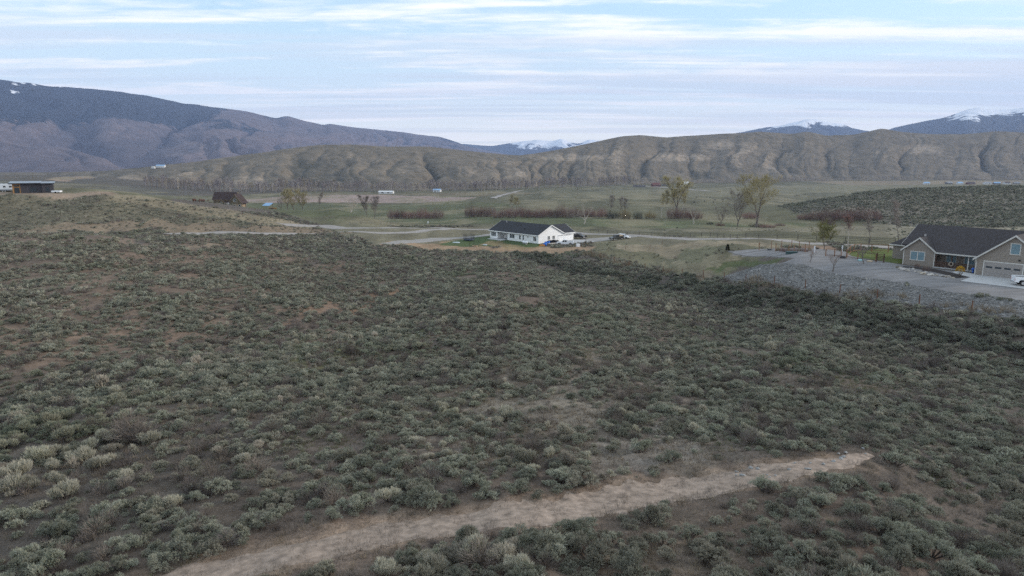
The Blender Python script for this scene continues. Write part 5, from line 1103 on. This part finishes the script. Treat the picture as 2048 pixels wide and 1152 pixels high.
# stones of the pad's slope
ROCKM = mat('grey_stone', (.27, .27, .265), .9, noise=.45, nscale=.9, bump=.5, bscale=6); rocks = []
for i in range(4):
    mb = MB().ball((0, 0, .12), .3, 30 + i, .7, (1, .8, .62), 1); me = bpy.data.meshes.new(f'stone_{i}'); me.from_pydata(mb.v, [], mb.f); me.update(); me.materials.append(leaf_mat(f'riprap_stone_{i}', (.155, .152, .147), (.205, .20, .193), (.27, .262, .252), .6, 0.0)); rocks.append(me)
RW = np.array([hit(*p)[:2] for p in ROCKPX])
def inside(x, y, P):
    ins = np.zeros(len(x), bool); n = len(P)
    for i in range(n):
        j = (i - 1) % n; c1 = (P[i, 1] > y) != (P[j, 1] > y); ins ^= c1 & (x < (P[j, 0] - P[i, 0]) * (y - P[i, 1]) / (P[j, 1] - P[i, 1] + 1e-9) + P[i, 0])
    return ins
x = rng.uniform(RW[:, 0].min(), RW[:, 0].max(), 150000); y = rng.uniform(RW[:, 1].min(), RW[:, 1].max(), 150000); k = inside(x, y, RW); x, y = x[k], y[k]
c_ = src_collection('stone_sources', rocks); s = np.exp(rng.normal(-1.4, .45, len(x))); gn_scatter('riprap_stones', np.stack([x, y, hz(x, y) - .04], 1), np.stack([s, s, s * .8], 1), rng.uniform(0, 6.28, len(x)), rng.integers(0, 4, len(x)), c_, .4)
for i, (px_, py_, r_) in enumerate(((1806,541,.42),(1815,543,.36),(1800,538,.3),(1825,540,.34),(1838,546,.32),(1845,549,.4),(1852,547,.3),(1862,551,.36),(1872,552,.28),(1882,554,.34),(1895,555,.36),(1905,557,.3),(1818,539,.26),(1830,544,.24))):
    q = hit(px_, py_); o = MB().ball((0, 0, r_ * .3), r_, 60 + i, .55, (1.2, .9, .7), 2).build('boulder', leaf_mat('boulder_%d' % (i % 3), (.30 + .05 * (i % 3), .29 + .03 * (i % 3), .28), (.42, .39, .36), None, 1.5, 0)); o.location = tuple(q); o.rotation_euler = (0, 0, i * 1.3); tag(o, 'pale boulder in the stone border along the mulch bed', 'rock', 'boulders bordering the mulch bed')
# ------------------------------------------------------------------ vehicles
M_LAMP = mat('lamp_lens', (.6, .6, .58), .15); M_TAIL = mat('tail_lens', (.35, .01, .01), .25); M_VGLASS = mat('vehicle_glass', (.015, .018, .022), .05, spec=.6); M_DARKTRIM = mat('dark_trim', (.02, .02, .022), .6)
def paint_mat(name, c): return mat(name, c, .3, .1, spec=.5)
def vehicle(name, loc, heading, colr, label, cat, kind='pickup', cargo=None):
    """origin on the ground under the middle; +x is the nose"""
    e = empty(name, loc, heading); tag(e, label, cat); m = colr
    if kind == 'pickup':
        body = [(-2.8,.55),(-2.8,1.12),(-.75,1.14),(-.7,1.12),(1.05,1.12),(1.2,1.13),(2.55,1.02),(2.82,.85),(2.85,.5),(2.45,.42),(2.36,.72),(2.1,.86),(1.65,.86),(1.4,.72),(1.3,.40),(-1.2,.40),(-1.3,.72),(-1.55,.86),(-2.0,.86),(-2.25,.72),(-2.32,.45)]
        b = MB().side(body, -.95, .95).build('body', m, e, bevel=.04)
        MB().box(-2.7, -.85, -.8, .8, 1.1, 1.155).build('bed', M_DARKTRIM, e); MB().box(-2.8, -2.7, -.93, .93, 1.1, 1.3).box(-2.7, -.8, -.94, -.84, 1.1, 1.3).box(-2.7, -.8, .84, .94, 1.1, 1.3).build('bed_sides', m, e, bevel=.02)
        x = [(-.75,1.14),(1.15,1.14),(.55,1.80),(-.55,1.82)]
    else:
        body = [(-2.25,.5),(-2.3,.95),(-2.2,1.02),(1.0,1.0),(2.1,.9),(2.32,.72),(2.32,.45),(1.9,.4),(1.8,.66),(1.55,.76),(1.25,.76),(1.0,.66),(.92,.36),(-.95,.36),(-1.05,.66),(-1.3,.76),(-1.6,.76),(-1.85,.66),(-1.93,.42)]
        MB().side(body, -.9, .9).build('body', m, e, bevel=.04); x = [(-2.1,1.02),(1.05,1.0),(.35,1.55),(-1.85,1.58)]
    o = MB().side(x, -.82, .82).build('cab', m, e, bevel=.05)
    (x0_, z0_), (x1_, z1_), (x2_, z2_), (x3_, z3_) = x
    for s in (-1, 1):
        for a, b2 in ((.08, .46), (.54, .94)):
            lo = lambda t, k: (x0_ + (x1_ - x0_) * t) * (1 - k) + (x3_ + (x2_ - x3_) * t) * k
            zz = lambda k: z0_ * (1 - k) + z3_ * k
            q = [(lo(a, .12), zz(.12)), (lo(b2, .12), zz(.12)), (lo(b2, .86), zz(.86)), (lo(a, .86), zz(.86))]; MB().side(q, s * .825 - .004, s * .825 + .006).build('side_window', M_VGLASS, e)
    for (xa, za), (xb, zb), nm in (((x1_, z1_), (x2_, z2_), 'windscreen'), ((x0_, z0_), (x3_, z3_), 'rear_window')):
        d = np.array([xb - xa, zb - za]); nrm = np.array([d[1], -d[0]]) * (1 if nm == 'windscreen' else -1); nrm = nrm / np.linalg.norm(nrm) * .012; p0 = np.array([xa, za]) + d * .1; p1 = np.array([xa, za]) + d * .9
        MB().side([tuple(p0), tuple(p0 + nrm), tuple(p1 + nrm), tuple(p1)], -.7, .7).build(nm, M_VGLASS, e)
    wb = (1.88, -1.78) if kind == 'pickup' else (1.40, -1.45); wr_ = .39 if kind == 'pickup' else .33
    for xw in wb:
        for s in (-1, 1):
            w_ = MB().wheel(xw, s * .84, wr_, wr_, .24).build('wheel', M_TYRE, e); MB().wheel(xw, s * .965, wr_, wr_ * .6, .02, 12).build('rim', M_STEEL, w_)
    nose = body[12 if kind == 'pickup' else 5][0]; nose = max(p[0] for p in body); tail = min(p[0] for p in body)
    for s in (-1, 1):
        MB().box(nose - .12, nose + .012, s * .72 - .16, s * .72 + .16, .7, .86).build('headlight', M_LAMP, e); MB().box(tail - .012, tail + .1, s * .86 - .07, s * .86 + .07, .72, 1.06).build('taillight', M_TAIL, e)
    MB().box(nose - .1, nose + .07, -.9, .9, .42, .6).build('bumper', M_STEEL if kind == 'pickup' else m, e); MB().box(tail - .08, tail + .08, -.9, .9, .42, .58).build('bumper', M_STEEL if kind == 'pickup' else m, e); MB().box(nose - .05, nose + .014, -.5, .5, .62, .88).build('grille', M_DARKTRIM, e)
    return e
def on(px, py, dz=0.0): q = hit(px, py); return (q[0], q[1], q[2] + dz)
PB, PW, PD = paint_mat('black_car_paint', (.012, .012, .013)), paint_mat('white_car_paint', (.75, .76, .78)), paint_mat('dark_green_paint', (.03, .032, .028))
vehicle('pickup_truck', on(1157, 477, .1), R(-42), PB, 'black crew-cab pickup parked beside the white house garage', 'pickup')
vehicle('pickup_truck', on(1232.5, 480, .05), R(215), PD, 'dark pickup with a tan load in its bed parked by the driveway', 'pickup')
q = on(1236, 480.2, 1.2); ld = MB().ball((0, 0, .25), .75, 5, .5, (1.1, .9, .55), 2).build('load_of_sacks', mat('tan_canvas', (.42, .32, .22), .9, noise=.2)); p_ = Vector(on(1232.5, 480, 1.2)) - Vector((math.cos(R(215)), math.sin(R(215)), 0)) * 1.75; ld.location = p_; tag(ld, 'tan canvas load heaped in the bed of the dark pickup', 'load')
vehicle('car', on(1247, 477.2, .05), R(-35), PW, 'white car with dark windows parked behind the dark pickup', 'car', 'car')
vehicle('pickup_truck', on(1130, 490.3, .0), R(172), PW, 'old white pickup behind the dirt bank by the slab', 'pickup')
q = Vector(on(2040, 573)); hd_ = math.atan2(-.35, .94); vehicle('pickup_truck', (q[0] + 2.4 * math.cos(hd_), q[1] + 2.4 * math.sin(hd_) + .9, gz(q[0], q[1]) + .09), hd_, PW, 'white pickup on the drive outside the taupe garage', 'pickup')
q = at(457, 413, 424); vehicle('car', (q[0], q[1], q[2] + .6), R(5), PW, 'white car parked in front of the lodge house', 'car', 'car')
# travel trailer behind the dark house
q = at(13, 388, 256); tt = empty('travel_trailer', (q[0], q[1], CAMZ - 11.6), R(6)); tag(tt, 'white travel trailer with dark windows beside the dark house', 'trailer')
MB().side([(-3.2,.6),(3.4,.6),(3.4,2.6),(3.0,3.0),(-2.6,3.0),(-3.4,2.2),(-3.5,1.3)], -1.2, 1.2).build('body', PW, tt, bevel=.06); MB().box(-3.1, 3.35, -1.22, -1.201, .62, 1.05).build('skirt', mat('trailer_grey', (.3, .31, .33), .6), tt)
for a in (-2.4, -.2, 1.9): MB().box(a, a + .9, -1.225, -1.202, 1.7, 2.3).build('window', M_VGLASS, tt)
for a in (-.5, .4): w_ = MB().wheel(a, -1.1, .33, .33, .22).build('wheel', M_TYRE, tt); MB().wheel(a, -1.22, .33, .18, .02, 10).build('rim', M_STEEL, w_); MB().wheel(a, 1.1, .33, .33, .22).build('wheel', M_TYRE, tt)
MB().bar((-3.4, 0, .6), (-4.6, 0, .5), .06).build('hitch', M_DARKTRIM, tt)
q = at(114, 387, 247); ut = empty('utility_trailer', (q[0], q[1], CAMZ - 11.6), R(3)); tag(ut, 'low white box trailer at the end of the dark house', 'trailer'); MB().box(-1.5, 1.5, -.8, .8, .35, .9).build('box', PW, ut, bevel=.03); MB().bar((-1.5, 0, .4), (-2.3, 0, .4), .05).build('hitch', M_DARKTRIM, ut)
for s in (-1, 1): MB().wheel(0, s * .9, .28, .28, .18).build('wheel', M_TYRE, ut)
# flatbed trailer and the covered heaps by the gable
ft = empty('flatbed_trailer', on(1107, 490.5), R(38)); tag(ft, 'pale flatbed trailer parked below the white gable', 'trailer'); MB().box(-1.8, 1.8, -.95, .95, .55, .68).build('deck', mat('pale_planks', (.42, .36, .30), .9, noise=.2, nscale=4), ft); MB().bar((-1.8, 0, .55), (-2.9, 0, .45), .06).build('tongue', M_DARKTRIM, ft)
for a in (-.4, .4):
    for s in (-1, 1): MB().wheel(a, s * .85, .3, .3, .2).build('wheel', M_TYRE, ft)
def heap(name, px, py, r, sq, m, lab, seed): o = MB().ball((0, 0, r * sq[2] * .55), r, seed, .55, sq, 3).build(name, m, None, True); o.location = on(px, py, -.05); tag(o, lab, 'tarp')
TB = mat('black_tarp', (.012, .012, .014), .5, noise=.3, nscale=3); TBl = mat('blue_tarp', (.02, .13, .48), .5, noise=.15, nscale=2)
heap('tarp_heap', 1108, 487.5, 1.5, (1.15, .8, .62), TB, 'black tarp over a long heap against the white gable', 3)
heap('tarp_heap', 1094, 488.5, .85, (1, .8, .9), TBl, 'round blue tarp bundle next to the black heap', 5); heap('tarp_heap', 1089, 491.5, .62, (1, .8, 1.0), TBl, 'smaller blue tarp bundle at the corner of the white house', 8)
o = MB().box(-.9, .9, -.4, .4, 0, .35).box(-.8, .8, -.35, .35, .35, .45).build('toy_box', mat('orange_plastic', (.55, .24, .06), .6), bevel=.04); o.location = on(1084, 492); tag(o, 'low orange box at the corner of the white house', 'box')
pt = empty('propane_tank', on(1050, 488.3), math.atan2(WU[1], WU[0])); tag(pt, 'white propane tank lying by the white house wall', 'tank'); mb = MB()
for i in range(9):
    a0, a1 = -1.15 + i * .256, -1.15 + (i + 1) * .256; f = lambda a: .42 * (1 - max(0, (abs(a) - .85) / .31) ** 2 * .75); mb.bar((a0, 0, .62), (a1, 0, .62), f(a0), 14, f(a1))
mb.build('tank', PW, pt, True); MB().bar((0, 0, 1.0), (0, 0, 1.16), .14, 10).build('valve_dome', M_STEEL, pt)
for a in (-.7, .7): MB().box(a - .08, a + .08, -.3, .3, -.1, .32).build('foot', M_CONC, pt)
tb = empty('refuse_bin', on(1145.4, 478.6, .1), .3); tag(tb, 'dark green wheeled bin beside the garage doors', 'bin'); MB().prism([(-.3,-.33),(.3,-.33),(.3,.33),(-.3,.33)], .08, 1.0).build('bin', mat('dark_green_plastic', (.015, .03, .022), .6), tb, bevel=.03); MB().box(-.33, .33, -.37, .36, 1.0, 1.08).build('lid', M_DARKTRIM, tb)
for s in (-.26, .26): MB().wheel(s, .3, .12, .12, .08, 10).build('wheel', M_TYRE, tb)
o = MB().box(-.55, .55, -.4, .4, 0, .95).box(-.58, .58, -.43, .43, .951, 1.02).build('chest_freezer', PW, bevel=.03); o.location = on(1156, 493.6, -.05); o.rotation_euler = (0, 0, .4); tag(o, 'white chest box standing by the metal pen panels', 'box')
pn = empty('pen_panels', on(1160, 493), R(-20)); tag(pn, 'thin dark metal pen panels standing by the white chest', 'fence')
for i in range(5): MB().bar((-1.8 + i * 1.1, 0, -.2), (-1.8 + i * 1.1, 0, 1.8), .035).build('post', M_RUST, pn)
for z_ in (.5, 1.1, 1.65): MB().bar((-1.8, .04, z_), (2.6, .04, z_), .02).build('rail', M_RUST, pn)
lp = empty('yard_pole', on(1171.5, 486)); tag(lp, 'dark pole with a square board at the end of the concrete slab', 'pole'); MB().bar((0, 0, -.2), (0, 0, 2.6), .06).build('pole', M_DARKTRIM, lp); MB().box(-.3, .3, -.1, -.05, 2.0, 2.6).build('board', M_DARKTRIM, lp)
# trampoline
tr = empty('trampoline', on(938, 481.5)); tag(tr, 'round trampoline with blue-grey skirt and dark net on the lawn', 'trampoline'); mb = MB(); N_ = 24; Rr = 1.85
for i in range(N_):
    a, b = 2 * math.pi * i / N_, 2 * math.pi * (i + 1) / N_; mb.slab([(Rr * math.cos(a), Rr * math.sin(a), .82), (Rr * math.cos(b), Rr * math.sin(b), .82), (Rr * .99 * math.cos(b), Rr * .99 * math.sin(b), .80), (Rr * .99 * math.cos(a), Rr * .99 * math.sin(a), .80)], .42)
mb.build('skirt', mat('blue_grey_pad', (.07, .085, .12), .7), tr); MB().prism([(1.8 * math.cos(6.283 * i / N_), 1.8 * math.sin(6.283 * i / N_)) for i in range(N_)], .78, .80).build('bed', M_DARKTRIM, tr)
for i in range(6): a = 6.283 * i / 6; MB().bar((Rr * math.cos(a), Rr * math.sin(a), -.1), (Rr * math.cos(a), Rr * math.sin(a), 2.35), .035).build('pole', M_DARKTRIM, tr)
net = MB()
for i in range(48): a = 6.283 * i / 48; net.bar((Rr * math.cos(a), Rr * math.sin(a), .82), (Rr * math.cos(a), Rr * math.sin(a), 2.25), .016, 3)
for z_ in np.linspace(1.0, 2.25, 7):
    for i in range(24): a, b = 6.283 * i / 24, 6.283 * (i + 1) / 24; net.bar((Rr * math.cos(a), Rr * math.sin(a), z_), (Rr * math.cos(b), Rr * math.sin(b), z_), .01, 3)
net.build('net', mat('dark_net', (.05, .05, .055), .8), tr)
fp_ = empty('fire_pit', on(950, 493.2)); tag(fp_, 'round stone fire pit at the edge of the lawn', 'fire pit')
for i in range(12): a = 6.283 * i / 12; MB().box(-.2, .2, -.14, .14, -.05, .35).build('stone', M_TANB, fp_).matrix_local = Matrix.Translation((.75 * math.cos(a), .75 * math.sin(a), 0)) @ Matrix.Rotation(a + math.pi / 2, 4, 'Z')
for i, (px_, py_, lab) in enumerate(((939.5, 494, 'dark garden stake with hook left standing apart from the fire pit'), (947.5, 494, 'dark hooked stake close behind the fire pit'), (957, 494, 'tall dark stake with hook at the lawn edge beyond the fire pit'))):
    e = empty('hooked_stake', on(px_, py_)); tag(e, lab, 'stake'); MB().bar((0, 0, -.2), (0, 0, 1.9), .03).build('stake', M_DARKTRIM, e); MB().bar((0, 0, 1.9), (.3, 0, 1.75), .025).build('hook', M_DARKTRIM, e)
for i, (px_, py_, w_, lab) in enumerate(((912.5, 485.5, 1.3, 'pale round splash mat lying on the lawn by the trampoline'), (970, 490, .8, 'pale rounded tub on the lawn below the patio'))):
    o = MB().bar((0, 0, .0), (0, 0, .12), w_, 20, w_ * .96).bar((0, 0, .121), (0, 0, .2), w_ * .98, 20, w_ * .98).build('lawn_tub', mat('pale_blue_plastic', (.38, .43, .46), .6)); o.location = on(px_, py_, -.02); tag(o, lab, 'tub')
o = MB().box(-.3, .3, -.2, .2, -.2, 1.15).box(-.34, .34, -.24, .24, 1.15, 1.22).build('utility_pedestal', PW, bevel=.02); o.location = on(856, 447); tag(o, 'white utility box at the road fork', 'utility box')

# ------------------------------------------------------------------ fences
def fence(name, P, z_top, postm, wires, label, spacing=None, pr=.06, rail=False, wirem=None, wr=.008, skip=()):
    P = np.array(P); base = np.array([P[0][0], P[0][1], gz(P[0][0], P[0][1])]); e = empty(name, tuple(base)); tag(e, label, 'fence')
    for i, p in enumerate(P):
        h_ = z_top * random.uniform(.92, 1.06); z_ = gz(p[0], p[1]); a = np.array([p[0], p[1], z_]) - base; MB().bar((a[0], a[1], a[2] - .3), (a[0] + random.uniform(-.05, .05), a[1], a[2] + h_), pr, 6).build('post', postm, e)
    for w_ in wires:
        for i in range(len(P) - 1):
            if i in skip: continue
            a = np.array([*P[i], gz(*P[i]) + w_]) - base; b = np.array([*P[i + 1], gz(*P[i + 1]) + w_]) - base; off = pr + .02
            m_ = MB(); m_.bar((a[0], a[1] - off, a[2]), (b[0], b[1] - off, b[2]), wr, 4 if rail else 3); m_.build('rail' if rail else 'wire', wirem or M_STEEL, e)
    return e
def resample(pts, sp):
    C = chain(np.array([hit(*p)[:2] for p in pts]), .5); d = np.r_[0, np.cumsum(np.linalg.norm(np.diff(C, axis=0), axis=1))]; n = max(2, int(d[-1] / sp)); t = np.linspace(0, d[-1], n); return np.stack([np.interp(t, d, C[:, 0]), np.interp(t, d, C[:, 1])], 1)
wirepts = [(1182,509),(1200,518),(1228,526),(1258,534),(1290,540),(1326,546),(1364,551),(1406,556),(1448,560),(1491,563.5),(1548,571),(1610,577),(1679,587),(1754,598),(1838,609),(1943,622),(2060,636)]
M_WIRE = mat('dull_wire', (.16, .15, .145), .6, .5)
fence('wire_fence', [hit(*p)[:2] for p in wirepts], 1.45, M_RUST, (.45, .8, 1.15, 1.4), 'rusty-post wire fence along the foot of the stone slope', pr=.07, wirem=M_WIRE)
fence('wire_fence', [hit(*p)[:2] for p in [(1182,509),(1216,503),(1251,499),(1300,497),(1324,489.5),(1370,488)]], 1.3, M_RUST, (.5, .9, 1.25), 'rusty-post wire fence crossing the grass above the draw', pr=.06, wirem=M_WIRE)
M_GREYWOOD = mat('weathered_rail', (.095, .085, .078), .9, noise=.3, nscale=5)
fence('rail_fence', resample([(1180,464),(1250,469.5),(1400,473.5),(1500,476.5),(1618,480.5),(1700,484.5),(1790,489)], 5.2), 1.45, M_GREYWOOD, (.55, 1.0, 1.35), 'weathered rail fence along the far side of the county road', pr=.09, rail=True, wirem=M_GREYWOOD, wr=.05)
fence('rail_fence', resample([(700,450.5),(800,451),(866,452.3),(935,454.4),(985,455.5)], 6.5), 1.3, M_GREYWOOD, (.6, 1.15), 'weathered fence beside the meadow before the white house', pr=.08, rail=True, wirem=M_GREYWOOD, wr=.04)
yf = [(1651,512.5),(1669,513.2),(1682,514),(1693,516),(1715,519),(1751,523.5)]
fence('yard_fence', [hit(*p)[:2] for p in yf], 1.5, M_POSTWOOD, (.25, 1.4), 'brown post-and-rail yard fence between lawn and gravel', pr=.09, rail=True, wirem=M_DARKWOOD, wr=.05)
fence('yard_fence', [hit(*p)[:2] for p in [(1693,516),(1700,507),(1707,504),(1721,502.5),(1743,503.5),(1776,505)]], 1.6, M_POSTWOOD, (.3, 1.5), 'brown post-and-rail fence along the back of the lawn', pr=.09, rail=True, wirem=M_POSTWOOD, wr=.05)
g0, g1 = hit(1752, 523.6), hit(1767, 525.5); d_ = g1 - g0; gt_ = empty('yard_gate', tuple(g0), math.atan2(d_[1], d_[0])); tag(gt_, 'brown barred wooden gate in the yard fence', 'gate'); ln = float(np.hypot(d_[0], d_[1]))
for x_ in (.1, ln): MB().box(x_ - .08, x_ + .08, -.08, .08, -.2, 1.6).build('gate_post', M_DARKWOOD, gt_)
for k_ in range(5): MB().box(.18, ln - .08, -.03, .03, .25 + k_ * .27, .33 + k_ * .27).build('bar', M_DARKWOOD, gt_)
garden = [(1518,500.5),(1542.6,497),(1551,502.5),(1563,497),(1577,506),(1588,506),(1582.6,496.5),(1598,497.5),(1617.8,498.5),(1608,503)]
gd_ = [hit(*p)[:2] for p in [(1518,500.5),(1551,503),(1577,506),(1588,506),(1610,505)]]
fence('garden_fence', gd_, 1.7, M_POSTWOOD, (.9, 1.5), 'brown post fence along the front of the garden plot', pr=.08, rail=True, wirem=M_WIRE, wr=.012)
fence('garden_fence', [hit(*p)[:2] for p in [(1518,500.5),(1542.6,497),(1563,496.5),(1582.6,496.5),(1598,497),(1618,498)]], 1.7, M_POSTWOOD, (.9, 1.5), 'brown post fence along the back of the garden plot', pr=.07, rail=True, wirem=M_WIRE, wr=.012)
o = MB().box(-1.0, 1.0, -.5, .5, -.1, .4).box(-1.06, 1.06, -.56, .56, .4, .46).build('raised_planter', mat('teal_steel', (.035, .075, .075), .6)); o.location = on(1583, 507.5); tag(o, 'dark teal raised planter in front of the garden fence', 'planter')
for i, (px_, py_, lab) in enumerate(((1628.5, 505.5, 'white marker post at the corner of the garden plot'), (1684, 504, 'white marker post inside the lawn fence'))):
    o = MB().box(-.09, .09, -.09, .09, -.2, 1.25).box(-.11, .11, -.11, .11, 1.25, 1.3).build('marker_post', PW); o.location = on(px_, py_); tag(o, lab, 'post')
for i, px_ in enumerate(range(1556, 1622, 7)): thicket(px_, 502 + (i % 3), 10, 7 + 3 * random.random(), M_WILLOW if i % 3 else M_WILLOWY, 'dead russet stalks standing in the garden plot', 'dead stalks in the garden plot', i=i, name='garden_stalks')
for i, (px_, py_, c_, lab) in enumerate(((1721, 522, (.30, .50, .52), 'small pale teal tub on the gravel by the sapling'), (1739.5, 524, (.50, .40, .28), 'flat cream stepping stone on the gravel by the gate'), (1686, 517, (.03, .03, .035), 'dark heap of compost against the yard fence'), (1540, 500.5, (.035, .04, .045), 'dark low tub in the garden plot'))):
    o = MB().ball((0, 0, .12), .42, 70 + i, .3, (1.2, .8, .5 if i != 2 else .9), 2).build(('tub', 'stepping_stone', 'compost_heap', 'tub')[i], mat('small_%d' % i, c_, .7, noise=.2), None, True); o.location = on(px_, py_); tag(o, lab, ('tub', 'stone', 'heap', 'tub')[i])
for i, (px_, py_, Y_) in enumerate(((1050, 392, 930), (920, 398, 830), (1010, 380, 1240), (1155, 392, 930), (1740, 376, 1150), (1268, 386, 1100))):
    q = at(px_, py_, Y_); e = empty('utility_pole', (q[0], q[1], gz(q[0], q[1]))); tag(e, 'thin wooden utility pole far out in the fields', 'pole', 'utility poles in the fields'); MB().bar((0, 0, -.5), (0, 0, 10), .16, 6, .12).build('pole', M_DARKWOOD, e); MB().box(-1.2, 1.2, -.08, .08, 9.2, 9.4).build('crossarm', M_DARKWOOD, e)

# ------------------------------------------------------------------ cattle: one skinned body, copied
def cow_mesh(name, pose):
    J = [(0,0,1.02),(.55,0,1.05),(.85,0,1.15),(1.15,0,1.28 if pose == 0 else .75),(1.45,0,1.2 if pose == 0 else .35),(-.55,0,1.08),(-.85,0,1.05),(-.95,0,.6),
         (.62,.2,.7),(.62,.2,.35),(.64,.2,0),(.62,-.2,.7),(.58,-.2,.35),(.58,-.2,0),(-.65,.2,.7),(-.75,.2,.38),(-.68,.2,0),(-.65,-.2,.7),(-.72,-.2,.38),(-.62,-.2,0)]
    E = [(0,1),(1,2),(2,3),(3,4),(0,5),(5,6),(6,7),(1,8),(8,9),(9,10),(1,11),(11,12),(12,13),(5,14),(14,15),(15,16),(5,17),(17,18),(18,19)]
    Rd = [.40,.36,.24,.17,.10,.34,.2,.04,.13,.075,.06,.13,.075,.06,.15,.08,.06,.15,.08,.06]
    me = bpy.data.meshes.new(name); me.from_pydata(J, E, []); me.update(); o = bpy.data.objects.new(name, me); col.objects.link(o)
    md = o.modifiers.new('skin', 'SKIN')
    lay = me.skin_vertices[0].data if me.skin_vertices else None
    if lay is None:
        bpy.context.view_layer.objects.active = o; bpy.ops.mesh.customdata_skin_add(); lay = me.skin_vertices[0].data
    for i, r_ in enumerate(Rd): lay[i].radius = (r_, r_)
    lay[0].use_root = True; o.modifiers.new('sub', 'SUBSURF').levels = 1; o.modifiers['sub'].render_levels = 1
    dg = bpy.context.evaluated_depsgraph_get(); ev = bpy.data.meshes.new_from_object(o.evaluated_get(dg)); bpy.data.objects.remove(o); ev.name = name; return ev
M_COWB = mat('black_hide', (.012, .011, .011), .8); M_COWR = mat('brown_hide', (.07, .03, .02), .8); cms = []
for pose in (0, 1):
    for m_ in (M_COWB, M_COWR):
        me = cow_mesh('cow', pose); me.materials.clear(); me.materials.append(m_); cms.append(me)
cows = [(1414,395,0),(1420,395.4,0),(1426,397,0),(1429.5,401,0),(1426.5,405.3,0),(1393,395.6,0),(1409,403.6,0),(1458,377.5,0),(1461,378,0),(1592.5,389,0),(1589.6,393,0),(1594,392,0),(1610,389,0),(1744.7,368,0),(1757,368,0),(1779,367,0),(1783,367.3,0),(1889,365.5,0),(1852,366,0),(1915,365,0),(1990,364,0),(389,404,1),(401,404.5,1),(408,404.3,1),(416,403.4,1),(1445,401,0),(1388,406,0),(1640,381,0),(1660,377,0)]
for i, (px_, py_, br) in enumerate(cows):
    q = hit(px_, py_); o = bpy.data.objects.new('cow', cms[(i % 3 != 0) * 2 + br]); col.objects.link(o); o.location = (q[0], q[1], q[2] - .02); o.rotation_euler = (0, 0, random.uniform(0, 6.28))
    tag(o, ('black cow grazing out in the valley meadow', 'reddish-brown cow grazing beside the lodge house')[br], 'cow', ('black cattle in the meadow', 'brown cattle by the lodge')[br])

# loose stones on the end of the track
for i in range(22):
    px_, py_ = random.uniform(1470, 1760), 0; py_ = 948 - (px_ - 1500) * .165 + random.uniform(-16, 14); q = hit(px_, py_); r_ = random.uniform(.05, .13)
    o = MB().ball((0, 0, r_ * .3), r_, 90 + i, .5, (1.3, .9, .6), 1).build('loose_stone', ROCKM); o.location = tuple(q + np.array([0, 0, .02])); o.rotation_euler = (0, 0, i); tag(o, 'small grey stone lying at the end of the dirt track', 'stone', 'loose stones on the track')
